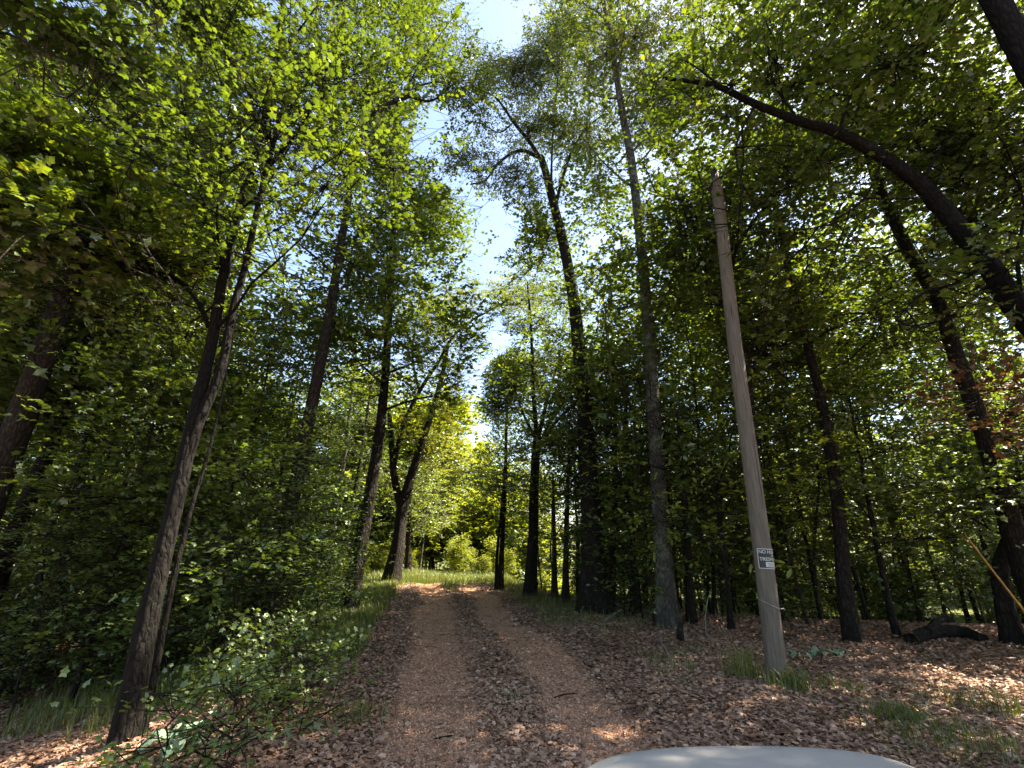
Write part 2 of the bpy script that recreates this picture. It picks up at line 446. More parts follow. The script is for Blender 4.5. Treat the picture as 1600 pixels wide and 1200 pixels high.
def hero(name, label, cat, trunk, r, bark, limbs=(), auto=None, leaves=None, extra=(), group=None, seg=14, flare=.35, stems=(), rough=.07):
    """trunk: px path; r: (base, top) radii; limbs: list of (path, r0, r1);
    auto: dict(h0, n, R, up) automatic limbs; leaves: dict for foliage(); extra: [(material, dict, anchors ellipsoid list)]"""
    tw = smooth_path(W(trunk), 5)
    base = tw[0]; bY = base[1]
    root = empty(name, tuple(base), label=label, cat=cat, group=group)
    inv = -base
    tb = Tubes(); n = len(tw)
    k_ = (base[1] * CP + (base[2] - H) * SP) / F
    print(label[:30], 'Y %.1f' % bY, 'r', round(r[0] * k_, 2))
    rr = np.interp(np.linspace(0, 1, n) ** .8, [0, 1], (r[0] * k_, r[1] * k_))
    tb.add(tw + inv, rr, seg, rough=rough, flare=flare)
    anchors = []
    for sp, sr in stems:
        s = smooth_path(W(sp, bY), 5)
        tb.add(s + inv, np.linspace(sr[0], sr[1], len(s)) * k_, 10, rough=.05)
    twt = tb
    for lp, r0, r1 in limbs:
        lt = Tubes()
        q = smooth_path(W(lp, bY), 5)
        lt.add(q + inv, np.linspace(r0, r1, len(q)) * k_, 8, rough=.05)
        m = len(q)
        for j in range(3, m, 2):
            if rng.random() < .8:
                dd = norm(q[j] - q[j - 1]); sd = norm(np.cross(dd, rng.normal(0, 1, 3)))
                nd = dd * .6 + sd * .8
                if in_gap(q[j] + nd * .8)[0] > .8: continue
                branchy(q[j] + inv, nd, rng.uniform(.7, 1.5), max(r1 * k_ * .7, .012), twt, 1, anchors, 4, nsub=3)
        for q1 in q[m // 3:]: anchors.append((q1 + inv, norm(q[-1] - q[0]), 1.0))
        lt.build('branch', bark, root)
    if auto:
        h0, na, R, up = auto['h0'], auto['n'], auto['R'], auto.get('up', .5)
        az = rng.random() * 6.28
        for i in range(na):
            t = h0 + (1 - h0) * (i + .5) / na
            j = int(t * (n - 1)); az += 2.4 + rng.normal(0, .25)
            prof = auto.get('prof', lambda t: 1.0)(t)
            L = R * prof * rng.uniform(.75, 1.15)
            d = np.array((math.cos(az), math.sin(az), up + rng.normal(0, .15)))
            tip = tw[j] + norm(d) * L * .8
            if in_gap(tip)[0] > .8 : L *= .45
            branchy(tw[j] + inv, d, L, max(rr[j] * .34, .02), twt, auto.get('level', 1), anchors, 5, nsub=auto.get('nsub', 4))
        anchors.append((tw[-1] + inv, np.array((0, 0, 1.)), 1.))
    def place(lv, anc):
        lv = dict(lv)
        # foliage works in world space for the thinning, then is moved to the tree's own space
        o = foliage('crown', [(a[0] - inv, a[1], a[2]) for a in anc], lv.pop('n'), root, lv.pop('mat'), twig_tubes=tb, twig_off=base, **lv)
        if o: o.data.transform(Matrix.Translation(Vector(inv)))
        return o
    if leaves: place(leaves, anchors)
    for lv, ell in extra:
        anc = []
        for (px, py, Y, rx, rz, cnt) in ell:
            c = P(px, py, bY + Y)
            for _ in range(cnt):
                v = norm(rng.normal(0, 1, 3)) * rng.random() ** (1 / 2.2)
                anc.append((c + v * np.array((rx, rx, rz)) + inv, norm(v + np.array((0, 0, .1))), 1.))
        place(lv, anc)
    tb.build('trunk', bark, root)
    return root

# stretches of trunk that the photograph shows clear of leaves (px path, distance, half width)
for a in [
    ([(0, 740), (60, 565), (108, 440), (135, 385)], 8, 26),
    ([(195, 1160), (235, 950), (275, 780), (302, 660), (330, 540), (350, 430), (365, 400)], 6.5, 20),
    ([(325, 640), (345, 590), (365, 480), (385, 410), (405, 300)], 6.5, 9),
    ([(325, 500), (280, 440), (240, 420), (180, 412)], 6.5, 8),
    ([(470, 730), (485, 640)], 8.5, 14), ([(505, 540), (530, 400), (540, 340)], 8.5, 10),
    ([(570, 210), (610, 160), (640, 150), (700, 138)], 8.5, 9),
    ([(545, 960), (560, 870), (580, 760), (596, 640)], 12, 12),
    ([(612, 912), (622, 850), (628, 790), (655, 700)], 22, 11),
    ([(655, 612), (705, 530), (760, 488)], 22, 5),
    ([(782, 922), (788, 760)], 19, 6), ([(828, 932), (834, 780), (838, 690)], 17, 10),
    ([(838, 690), (832, 600)], 17, 5), ([(838, 690), (862, 620)], 17, 5), ([(842, 690), (900, 625)], 17, 5),
    ([(930, 957), (922, 780), (915, 680), (898, 480), (882, 390), (852, 270), (845, 245)], 12.6, 18),
    ([(845, 245), (800, 242), (765, 275)], 12.6, 6), ([(848, 250), (800, 190), (770, 150)], 12.6, 6),
    ([(1045, 978), (1030, 780), (1022, 650), (1015, 540)], 11, 14), ([(1000, 400), (988, 260), (965, 130)], 11, 9),
    ([(935, 0), (950, 45)], 11, 7),
    ([(1218, 1080), (1170, 700), (1140, 480), (1113, 268)], 6.9, 22),
    ([(1135, 430), (1175, 350), (1240, 280)], 9, 7),
    ([(1330, 1000), (1312, 820)], 9.3, 13), ([(1290, 660), (1262, 540)], 9.3, 9),
    ([(1480, 335), (1440, 290), (1380, 245), (1310, 208), (1250, 190), (1180, 162), (1090, 128)], 6, 16),
    ([(1590, 800), (1562, 890), (1580, 1000)], 9, 15), ([(1600, 935), (1515, 832)], 9, 6),
    ([(1375, 280), (1420, 400), (1465, 470), (1530, 640)], 9, 11), ([(1600, 100), (1540, 0)], 5, 28)]:
    protect(*a)

# ------------------------------------------------------------------ ground
def axis(lo, hi, near, mid, step):
    a = [mid]
    d = step
    while a[-1] < hi:
        d = step if abs(a[-1] - mid) < near else d * 1.12
        a.append(a[-1] + d)
    b = [mid]; d = step
    while b[-1] > lo:
        d = step if abs(b[-1] - mid) < near else d * 1.12
        b.append(b[-1] - d)
    return np.array(b[:0:-1] + a)

def masks(x, y):
    xr = road_x(np.clip(y, -20, 40)); dl = xr - x; dr = x - xr
    nz = hsh(x, y, .9) * .6 + hsh(x, y, .3) * .4
    o = 0.0
    wv = .14 * np.sin(y * .9) + .18 * (hsh(x * .3, y, 1.6) - .5); big = hsh(x + 40, y + 9, 1.15)
    track = np.maximum(np.exp(-np.abs((x - xr - .82 - wv) / .46) ** 3.), np.exp(-np.abs((x - xr + .72 - wv * .7) / .6) ** 3.))
    track = np.clip(track * 1.35 - (nz - .4) * 1.0 - np.clip(big - .55, 0, 1) * 1.5, 0, 1) * (1 - ss((y - 21) / 3))
    left = ss((dl - 1.55 - nz * .5) / .6) * ss((y - 6.5 - (nz - .5) * 3) / 3) * (1 - ss((dl - 4.5 - nz) / 3) * (y < 30))
    right = ss((dr - 1.5) / .5) * (1 - ss((dr - 2.9 - nz) / .7)) * ss((y - 9.5) / 3) * .65
    far = ss((y - 20.5 - (nz - .5) * 2) / 2.2)
    tuft = np.exp(-(((x - 3.2) / .4) ** 2 + ((y - 6.3) / .25) ** 2)) * .3 + np.exp(-(((x - 5.0) / 1.5) ** 2 + ((y - 4.4) / .8) ** 2)) * .4 + .25 * (hsh(x, y, 1.7) > .75) * (dr > 2)
    strip = np.exp(-((x - xr) / .25) ** 2) * ss((y - 17) / 3) * .8
    grass = np.clip(np.maximum.reduce([left, right * (nz > .35), far * (1 - .6 * ss((dr - 60) / 40)), tuft * nz * 1.4, strip]), 0, 1)
    return track, grass, nz, dl, dr

def sheet(name, X, Y, lift, material):
    gxx, gyy = np.meshgrid(X, Y)
    Z = terrain(gxx, gyy) + lift
    v = np.stack([gxx, gyy, Z], -1).reshape(-1, 3)
    nx, ny = len(X), len(Y)
    i = (np.arange(ny - 1)[:, None] * nx + np.arange(nx - 1)[None])
    f = np.stack([i, i + 1, i + nx + 1, i + nx], -1).reshape(-1)
    o = build(name, v, f, 4, material, smooth=True)
    t, g, _, _, _ = masks(v[:, 0], v[:, 1])
    for nm, val in (('track', t), ('grassy', g)):
        a = o.data.attributes.new(nm, 'FLOAT', 'POINT'); a.data.foreach_set('value', val.astype(np.float32))
    return o

def ground_material():
    m, nt, out = mat('forest_floor')
    geo = N(nt, 'ShaderNodeNewGeometry'); pos = geo.outputs['Position']
    vo = N(nt, 'ShaderNodeTexVoronoi'); nt.links.new(pos, vo.inputs['Vector']); vo.inputs['Scale'].default_value = 15
    vo2 = N(nt, 'ShaderNodeTexVoronoi'); nt.links.new(pos, vo2.inputs['Vector']); vo2.inputs['Scale'].default_value = 60
    vo3 = N(nt, 'ShaderNodeTexVoronoi'); nt.links.new(pos, vo3.inputs['Vector']); vo3.inputs['Scale'].default_value = 24
    sep = N(nt, 'ShaderNodeSeparateColor'); nt.links.new(vo.outputs['Color'], sep.inputs[0])
    sep2 = N(nt, 'ShaderNodeSeparateColor'); nt.links.new(vo2.outputs['Color'], sep2.inputs[0])
    n1 = noise(nt, 2.2, 6, pos, .65); n2 = noise(nt, 9, 5, pos, .7)
    litter = ramp(nt, mth(nt, 'ADD', mth(nt, 'MULTIPLY', sep.outputs[0], .7), mth(nt, 'MULTIPLY', n2, .4)), [(.1, (.035, .02, .013)), (.5, (.10, .055, .036)), (.75, (.20, .12, .085)), (1, (.32, .22, .16))])
    gravel = ramp(nt, mth(nt, 'ADD', mth(nt, 'MULTIPLY', sep2.outputs[0], .55), mth(nt, 'MULTIPLY', n2, .6)), [(.1, (.12, .06, .03)), (.45, (.34, .17, .095)), (.8, (.51, .29, .18)), (1, (.66, .47, .31))])
    grass = ramp(nt, mth(nt, 'ADD', mth(nt, 'MULTIPLY', sep2.outputs[1], .5), mth(nt, 'MULTIPLY', n1, .5)), [(.2, (.045, .055, .018)), (.6, (.08, .11, .022)), (1, (.14, .16, .04))])
    at = N(nt, 'ShaderNodeAttribute', attribute_name='track'); ag = N(nt, 'ShaderNodeAttribute', attribute_name='grassy')
    ft = ramp(nt, mth(nt, 'ADD', at.outputs['Fac'], mth(nt, 'MULTIPLY', mth(nt, 'SUBTRACT', n2, .5), .9)), [(.35, (0, 0, 0)), (.6, (1, 1, 1))])
    c = mixc(nt, ft, litter, gravel)
    soil = ramp(nt, n1, [(.54, (0, 0, 0)), (.7, (1, 1, 1))])
    c = mixc(nt, mth(nt, 'MULTIPLY', soil, .55), c, (.06, .04, .03))
    c = mixc(nt, mth(nt, 'MULTIPLY', ag.outputs['Fac'], .85), c, grass)
    b = N(nt, 'ShaderNodeBsdfPrincipled'); b.inputs['Roughness'].default_value = .95; b.inputs['Specular IOR Level'].default_value = .1
    nt.links.new(c, b.inputs['Base Color'])
    bp = N(nt, 'ShaderNodeBump'); bp.inputs['Strength'].default_value = .8; bp.inputs['Distance'].default_value = .02
    nt.links.new(mth(nt, 'ADD', vo3.outputs['Distance'], vo2.outputs['Distance']), bp.inputs['Height']); nt.links.new(bp.outputs[0], b.inputs['Normal'])
    nt.links.new(b.outputs[0], out.inputs['Surface'])
    return m
M_GROUND = ground_material()
tag(sheet('ground', axis(-320, 320, 11, 0, .14), axis(-60, 500, 12, 10, .13), 0, M_GROUND), kind='structure')
# the road sheet follows the same ground, a little above it
ys = np.arange(-12, 24.01, .12); vs = np.linspace(-1.75, 1.75, 30)
XR = road_x(ys)
gxr = XR[:, None] + vs[None]; gyr = np.repeat(ys[:, None], len(vs), 1)
zr = terrain(gxr, gyr) + .012
V = np.stack([gxr, gyr, zr], -1).reshape(-1, 3); i = (np.arange(len(ys) - 1)[:, None] * len(vs) + np.arange(len(vs) - 1)[None])
ro = build('dirt_road', V, np.stack([i, i + 1, i + len(vs) + 1, i + len(vs)], -1).reshape(-1), 4, M_GROUND, smooth=True)
t_, g_, *_ = masks(V[:, 0], V[:, 1])
for nm, val in (('track', t_), ('grassy', g_)):
    a = ro.data.attributes.new(nm, 'FLOAT', 'POINT'); a.data.foreach_set('value', val.astype(np.float32))
tag(ro, kind='structure')

def sample_ground(n, y0=3.2, y1=26, w=None, pw=1.0, xlim=1.25):
    u = rng.random(n)
    y = y0 * (y1 / y0) ** u if pw == 1 else y0 + (y1 - y0) * u ** pw
    x = rng.uniform(-1, 1, n) * (y * xlim + 1.5)
    keep = rng.random(n) < w(x, y)
    x, y = x[keep], y[keep]
    return x, y, terrain(x, y)

def car_free(x, y):
    return ~((x > -.15) & (x < 1.95) & (y < 2.4))
# dead leaves
def w_litter(x, y):
    t, g, nz, dl, dr = masks(x, y)
    w = np.where(dr > 1.3, 1.0, .75)
    w = w * (1 - .88 * t) * (1 - .8 * g)
    w = np.where((np.abs(x - road_x(y)) < .35), .8 * (1 - g), w)
    dark = hsh(x, y, .8) * hsh(x, y, 2.1)
    return w * np.clip(.55 + dark * 1.2, 0, 1) * car_free(x, y)
x, y, z = sample_ground(620000, w=w_litter)
n = len(x)
nr = np.stack([rng.normal(0, .42, n), rng.normal(0, .42, n), np.ones(n)], -1); a = rng.random(n) * 6.283
d = np.stack([np.cos(a), np.sin(a), rng.normal(0, .2, n)], -1)
half = n // 3
pos = np.stack([x, y, z + rng.uniform(.008, .045, n)], -1)
ti = np.clip(rng.beta(1.7, 1.9, n) * .75 + .25 * hsh(x, y, .7), 0, 1)
sz = rng.uniform(.028, .066, n) * (1 + .15 * (y > 9))
tag(leaf_mesh('leaf_litter', pos[half:], d[half:], nr[half:], sz[half:], M_DEADLEAF, None, 'oval', ti[half:], curl=.22), 'dry brown leaf litter over the forest floor', 'leaf litter', kind='stuff')
tag(leaf_mesh('oak_leaf_litter', pos[:half], d[:half], nr[:half], sz[:half] * 1.15, M_DEADLEAF, None, 'star', ti[:half], curl=.2), 'dry lobed brown leaves lying in the leaf litter', 'leaf litter', kind='stuff')
# gravel on the tracks
x, y, z = sample_ground(140000, w=lambda x, y: masks(x, y)[0] * car_free(x, y) * (np.abs(x - road_x(y)) < 2), xlim=.62, y1=22)
n = len(x); s = rng.uniform(.005, .016, n)
oc = np.array([(1, 0, 0), (0, 1, 0), (-1, 0, 0), (0, -1, 0), (0, 0, 1)], float)
of = np.array([(0, 1, 4), (1, 2, 4), (2, 3, 4), (3, 0, 4)])
a = rng.random(n) * 6.28
v = oc[None] * s[:, None, None] * rng.uniform(.6, 1.2, (n, 5, 3)); ca, sa = np.cos(a)[:, None], np.sin(a)[:, None]
v = np.stack([v[..., 0] * ca - v[..., 1] * sa + x[:, None], v[..., 0] * sa + v[..., 1] * ca + y[:, None], v[..., 2] + z[:, None] + .012], -1)
m, nt, out = mat('gravel_stone')
at = N(nt, 'ShaderNodeAttribute', attribute_name='tint')
b = N(nt, 'ShaderNodeBsdfPrincipled'); b.inputs['Roughness'].default_value = .85
nt.links.new(ramp(nt, at.outputs['Fac'], [(0, (.13, .065, .035)), (.5, (.40, .205, .12)), (.85, (.58, .35, .225)), (1, (.70, .56, .42))]), b.inputs['Base Color']); nt.links.new(b.outputs[0], out.inputs['Surface'])
tag(build('gravel', v.reshape(-1, 3), (of[None] + (np.arange(n) * 5)[:, None, None]).reshape(-1), 3, m, tint=np.repeat(rng.beta(1.8, 1.8, n), 4)), 'orange brown gravel scattered in the wheel tracks', 'gravel', kind='stuff')

# grass blades
def blades(name, x, y, z, h, label, width=.006, mt=M_GRASS, lean=.5):
    n = len(x)
    a = rng.random(n) * 6.28; l = rng.uniform(.1, 1, n) * lean
    dx, dy = np.cos(a) * l, np.sin(a) * l
    wx, wy = -np.sin(a) * width, np.cos(a) * width
    V = np.empty((n, 5, 3)); 
    base = np.stack([x, y, z - .01], -1); wv = np.stack([wx, wy, np.zeros(n)], -1)
    mid = base + np.stack([dx * h * .3, dy * h * .3, h * .6], -1); tip = base + np.stack([dx * h, dy * h, h * (1 - l * .35)], -1)
    V[:, 0] = base - wv; V[:, 1] = base + wv; V[:, 2] = mid + wv * .8; V[:, 3] = mid - wv * .8; V[:, 4] = tip
    f = np.array([(0, 1, 2), (0, 2, 3), (3, 2, 4)])
    t = np.clip(rng.normal(.4, .2, n) + .3 * (hsh(x, y, .8) - .5), 0, 1)
    return tag(build(name, V.reshape(-1, 3), (f[None] + (np.arange(n) * 5)[:, None, None]).reshape(-1), 3, mt, tint=np.repeat(t, 3)), label, 'grass', kind='stuff')
x, y, z = sample_ground(620000, y0=5, y1=38, w=lambda x, y: masks(x, y)[1] ** 1.5 * (y < 40) * np.where(x > 0, .5, 1), xlim=.75)
blades('grass', x, y, z, rng.uniform(.09, .32, len(x)) * (1 + .6 * (y > 21)) * np.where(x > road_x(y), .75, 1.15), 'green grass on the verges and the far end of the road', width=.0055)
def tuft(c, n, r, h, label, w=.004):
    q = rng.normal(0, 1, (n, 2)) * r + np.array(c[:2])
    o = blades('grass_tuft', q[:, 0], q[:, 1], terrain(q[:, 0], q[:, 1]), rng.uniform(.4, 1, n) * h, label, w, lean=.75)
    return tag(o, label, 'grass tuft')
pb = ground_hit(1216, 1072)
for c, n, r, h, lb in [((pb[0] + .02, pb[1] - .2), 260, .13, .34, 'grass tuft in front of the foot of the leaning wooden pole'),
                       ((pb[0] - .28, pb[1] + .25), 200, .10, .5, 'tall grass tuft beside the pole on its road side'),
                       (ground_hit(1500, 1170)[:2], 500, .28, .22, 'wide low grass tuft nearest the camera, right of the car hood'),
                       (ground_hit(1405, 1130)[:2], 260, .12, .24, 'small grass tuft just beyond the car hood on the brown leaves'),
                       (ground_hit(1560, 1110)[:2], 420, .32, .2, 'thin grass patch farthest right on the leaf litter'),
                       (ground_hit(1310, 1080)[:2], 120, .16, .2, 'sparse dry grass tuft just right of the wooden pole'),
                       (ground_hit(1075, 1020)[:2], 160, .2, .16, 'yellowish grass tuft left of the wooden pole, by the pale stick'),
                       (ground_hit(560, 1125)[:2], 240, .2, .2, 'grass tuft at the left edge of the road nearest the camera'),
                       (ground_hit(795, 1095)[:2], 130, .12, .12, 'small weed tuft between the two wheel tracks'),
                       (ground_hit(872, 975)[:2], 200, .22, .2, 'grass tuft in front of the big dark trunk')]:
    tuft(c, n, r, h, lb)
print('ground done', flush=True)

# ------------------------------------------------------------------ trees one can tell apart
LV = lambda n, mat_, **k: dict(n=n, mat=mat_, **k)
hero('sweetgum_tree', 'leaning brown trunk nearest the left edge, brushed by sun low down', 'tree',
     [(-135, 1120, 'g'), (-60, 900), (15, 700), (62, 570), (108, 440), (137, 375), (165, 300), (190, 230), (225, 110), (250, -40), (270, -300)], (27, 9), B_BROWN,
     limbs=[([(175, 280), (230, 230), (290, 150), (330, 60)], 6, 2), ([(60, 575), (35, 520), (30, 450), (10, 400)], 3, 1.2)],
     auto=dict(h0=.45, n=16, R=3.4, up=.35), leaves=LV(80000, M_MAPLE, kind='star', size=.095))
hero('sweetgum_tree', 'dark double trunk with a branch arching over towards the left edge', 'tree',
     [(192, 1165, 'g'), (235, 950), (275, 780), (302, 660), (330, 540), (350, 430), (372, 330), (400, 240), (430, 100), (450, -80), (470, -400)], (17, 5), B_BACKLIT,
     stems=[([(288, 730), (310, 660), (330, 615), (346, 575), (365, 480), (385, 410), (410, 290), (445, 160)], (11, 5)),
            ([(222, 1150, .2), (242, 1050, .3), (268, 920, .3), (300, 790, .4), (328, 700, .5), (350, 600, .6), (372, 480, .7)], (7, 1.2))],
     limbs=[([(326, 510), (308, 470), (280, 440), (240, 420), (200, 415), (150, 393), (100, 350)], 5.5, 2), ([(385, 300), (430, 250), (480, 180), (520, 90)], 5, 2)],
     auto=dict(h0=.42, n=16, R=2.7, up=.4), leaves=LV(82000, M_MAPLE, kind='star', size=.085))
hero('oak_tree', 'tall trunk with reddish bark whose pale crooked limb reaches into the blue gap', 'tree',
     [(405, 1012, 'g'), (432, 880), (465, 745), (478, 680), (500, 570), (517, 480), (530, 400), (543, 320), (556, 240), (576, 188), (610, 162), (640, 150)], (14, 5), B_BROWN,
     limbs=[([(640, 150), (665, 158), (683, 153), (700, 138), (722, 122)], 3.8, 1.2), ([(640, 150), (655, 135), (682, 128), (705, 130)], 3.2, 1),
            ([(642, 150), (634, 110), (634, 60), (628, 10), (620, -60)], 2.6, 1), ([(575, 190), (577, 150), (598, 100), (625, 72), (640, 20)], 3.6, 1.4),
            ([(545, 300), (520, 200), (500, 100), (490, -40)], 5, 2)],
     auto=dict(h0=.5, n=10, R=2.0, up=.5),
     leaves=LV(20000, M_MAPLE, kind='star', size=.12),
     extra=[(LV(34000, M_OAK, kind='oval', size=.12, hang=.4), [(620, 40, 0, 1.2, 1.3, 26), (560, 0, 1, 1.8, 1.8, 30), (700, 90, .5, .8, .9, 14), (650, 0, .5, 1.0, 1.0, 14), (480, 60, 0, 1.6, 2, 24), (590, 230, .4, .8, .9, 12), (720, 40, 1, .5, .5, 6)])])
hero('sweetgum_tree', 'slim dark trunk on the left verge carrying a dense dark crown', 'tree',
     [(543, 967, 'g'), (560, 870), (580, 760), (594, 670), (601, 600), (606, 520), (612, 430), (615, 330), (612, 240), (608, 180)], (12, 4), B_DARK,
     auto=dict(h0=.38, n=20, R=2.7, up=.3, prof=lambda t: 1.15 - .8 * max(0, t - .35)), leaves=LV(46000, M_MAPLE, kind='star', size=.14, spread=.4),
     extra=[(LV(48000, M_MAPLE, kind='star', size=.13, spread=.4, tintm=.65), [(640, 330, 1, 1.7, 1.9, 26), (700, 390, 2, 1.1, 1.2, 16), (630, 470, 0, 1.4, 1.4, 20), (560, 420, 0, 1.3, 1.6, 16), (600, 560, -1, 1.2, 1.0, 12)])])
hero('oak_tree', 'forked black trunk at the far left bend with a thin limb bowed over the road', 'tree',
     [(611, 913, 'g'), (622, 850), (628, 795), (640, 752), (660, 690), (676, 640), (690, 590), (700, 540)], (12, 3), B_DARK,
     stems=[([(628, 795), (616, 745), (612, 700), (608, 640)], (7, 4)), ([(613, 740), (630, 665), (655, 612), (685, 565), (705, 530), (730, 505), (760, 488), (800, 465)], (4.6, 1.2))],
     limbs=[([(700, 545), (725, 520), (745, 520), (765, 535)], 1, .4), ([(760, 488), (780, 490), (815, 480)], 1, .4), ([(655, 612), (645, 560), (650, 500), (660, 450)], 2.5, .8)],
     extra=[(LV(52000, M_YELLEAF, kind='oval', size=.15, spread=.5), [(690, 520, 0, 1.7, 1.5, 22), (670, 600, 1, 1.4, 1.3, 16), (710, 590, 1, 1.0, 1.2, 14), (805, 455, 0, 1.2, .8, 14), (835, 480, .5, 1.2, .7, 10), (700, 480, 0, 1.2, 1.0, 12), (660, 680, 0, 1.6, 1.6, 16), (695, 665, 1, .9, .9, 10)]),
            (LV(15000, M_OAK, kind='oval', size=.17, spread=.5), [(735, 460, .5, 1.0, .9, 10), (745, 535, .5, 1.0, .8, 12), (650, 500, 1, 1.5, 1.5, 14), (640, 770, 1, 1.0, 1.2, 14)])])
hero('hickory_tree', 'two thin straight stems just right of where the road vanishes', 'tree',
     [(781, 922, 'g'), (785, 850), (789, 760), (791, 680), (792, 600), (792, 545)], (4.5, 1.5), B_DARK,
     stems=[([(775, 921, .1), (777, 860), (784, 790), (788, 740)], (3, 1.5))],
     auto=dict(h0=.28, n=24, R=2.3, up=.25, prof=lambda t: 1.25 - 1.0 * t), leaves=LV(46000, M_UNDER, kind='oval', size=.17, spread=.4, tintm=.5))
hero('oak_tree', 'dark trunk that fans into five upright limbs right of the road end', 'tree',
     [(828, 932, 'g'), (832, 860), (834, 780), (837, 715), (839, 685)], (9, 7), B_DARK,
     stems=[([(839, 690), (826, 665), (815, 640), (803, 605)], (3.4, 1.2)), ([(839, 690), (834, 620), (832, 560), (828, 490), (824, 440)], (4.6, 1.5)),
            ([(840, 690), (851, 640), (862, 600), (876, 550)], (4.2, 1.2)), ([(840, 700), (860, 660), (878, 630), (893, 590)], (3.6, 1.2)), ([(840, 705), (868, 660), (900, 628), (925, 600)], (3.6, 1.2))],
     extra=[(LV(56000, M_OAK, kind='oval', size=.16, spread=.45, tintm=.35), [(835, 520, 0, 1.6, 1.8, 24), (790, 590, 0, 1.1, 1.2, 18), (890, 560, 0, 1.6, 1.4, 20), (830, 430, 1, 1.3, 1.2, 16), (815, 610, .5, 1.3, 1.1, 14), (920, 640, 0, 1.3, .9, 12), (870, 460, 1, 1.3, 1.3, 14), (770, 620, .6, .7, .7, 8)])])
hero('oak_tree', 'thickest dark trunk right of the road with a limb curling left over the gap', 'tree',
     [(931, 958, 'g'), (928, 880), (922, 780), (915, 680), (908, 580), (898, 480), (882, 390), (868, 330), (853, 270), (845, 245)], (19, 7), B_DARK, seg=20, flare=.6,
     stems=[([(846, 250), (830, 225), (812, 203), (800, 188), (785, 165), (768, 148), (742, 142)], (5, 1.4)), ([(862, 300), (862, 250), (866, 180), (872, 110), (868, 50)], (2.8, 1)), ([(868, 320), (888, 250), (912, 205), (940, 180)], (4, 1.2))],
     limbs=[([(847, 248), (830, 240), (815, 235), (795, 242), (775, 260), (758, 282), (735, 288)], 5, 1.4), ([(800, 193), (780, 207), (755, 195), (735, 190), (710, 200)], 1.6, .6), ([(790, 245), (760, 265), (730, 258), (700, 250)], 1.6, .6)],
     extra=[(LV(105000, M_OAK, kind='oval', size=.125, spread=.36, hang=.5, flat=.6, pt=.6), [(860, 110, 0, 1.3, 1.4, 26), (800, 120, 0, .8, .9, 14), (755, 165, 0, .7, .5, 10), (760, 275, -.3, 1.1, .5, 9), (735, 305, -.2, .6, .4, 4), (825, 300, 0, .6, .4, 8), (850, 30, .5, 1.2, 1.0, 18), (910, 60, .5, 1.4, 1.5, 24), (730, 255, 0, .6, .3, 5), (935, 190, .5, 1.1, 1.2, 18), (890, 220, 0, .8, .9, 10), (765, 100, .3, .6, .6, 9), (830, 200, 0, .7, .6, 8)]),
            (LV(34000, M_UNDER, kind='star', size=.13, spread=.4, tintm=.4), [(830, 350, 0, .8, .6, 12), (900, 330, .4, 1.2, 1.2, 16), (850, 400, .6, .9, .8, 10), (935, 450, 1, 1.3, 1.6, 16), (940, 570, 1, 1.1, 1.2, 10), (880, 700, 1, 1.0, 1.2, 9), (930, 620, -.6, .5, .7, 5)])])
hero('oak_tree', 'tall pale trunk with lichen mottling standing right of the thickest dark trunk', 'tree',
     [(1045, 980, 'g'), (1038, 900), (1030, 780), (1022, 650), (1015, 540), (1007, 440), (998, 350), (988, 260), (975, 190), (965, 130), (955, 60), (940, -20), (930, -120)], (15, 5.5), B_GREY, seg=18,
     stems=[([(958, 80), (975, 40), (995, 0), (1010, -40)], (3.5, 1.4)), ([(952, 45), (935, 20), (915, 8), (895, -20)], (3, 1.2))],
     limbs=[([(1013, 520), (1035, 470), (1070, 420), (1090, 380)], 3, 1.2), ([(985, 240), (1030, 190), (1060, 130)], 3, 1.2)],
     auto=dict(h0=.5, n=14, R=2.4, up=.4),
     leaves=LV(26000, M_MAPLE, kind='star', size=.13),
     extra=[(LV(72000, M_OAK, kind='oval', size=.12, spread=.36, hang=.4, flat=.6), [(980, 60, 0, 1.4, 1.5, 26), (1060, 60, 0, 1.5, 1.6, 26), (1020, 180, .5, 1.3, 1.4, 20), (930, 100, 1, 1.0, 1.2, 14), (1120, 120, 0, 1.3, 1.5, 16), (900, 0, .5, .9, .8, 10), (1130, 10, 0, 1.4, 1.4, 18)])])
hero('maple_tree', 'dark trunk hidden close behind the wooden pole, its limbs spreading to both sides', 'tree',
     [(1208, 1003, 'g'), (1196, 880), (1182, 760), (1172, 640), (1164, 560), (1153, 510), (1138, 450), (1120, 400), (1100, 340), (1080, 270)], (12, 4), B_DARK,
     limbs=[([(1138, 450), (1150, 392), (1175, 350), (1200, 320), (1240, 282), (1290, 232), (1340, 170)], 4.5, 1.2), ([(1170, 600), (1190, 545), (1240, 505), (1300, 493), (1370, 490), (1425, 505)], 3.6, 1.2),
            ([(1150, 500), (1125, 470), (1100, 440), (1070, 425)], 4.5, 1.5), ([(1130, 420), (1090, 385), (1070, 340), (1065, 280)], 3, 1)],
     auto=dict(h0=.4, n=12, R=2.2, up=.35), leaves=LV(58000, M_MAPLE, kind='star', size=.12))
hero('oak_tree', 'straight dark trunk in the leaf litter two metres right of the wooden pole', 'tree',
     [(1332, 1004, 'g'), (1320, 920), (1312, 820), (1300, 720), (1282, 620), (1262, 540), (1245, 470), (1225, 390), (1205, 280), (1190, 150)], (12, 5), B_DARK,
     auto=dict(h0=.4, n=16, R=2.6, up=.35), leaves=LV(52000, M_MAPLE, kind='star', size=.12))
hero('sapling_tree', 'thin leaning stem between the straight dark trunk and the dark log', 'tree',
     [(1403, 996, 'g'), (1386, 930), (1370, 850), (1352, 760), (1340, 690), (1322, 600)], (6, 2), B_DARK,
     auto=dict(h0=.4, n=10, R=1.3, up=.2), leaves=LV(9000, M_UNDER, kind='star', size=.11))
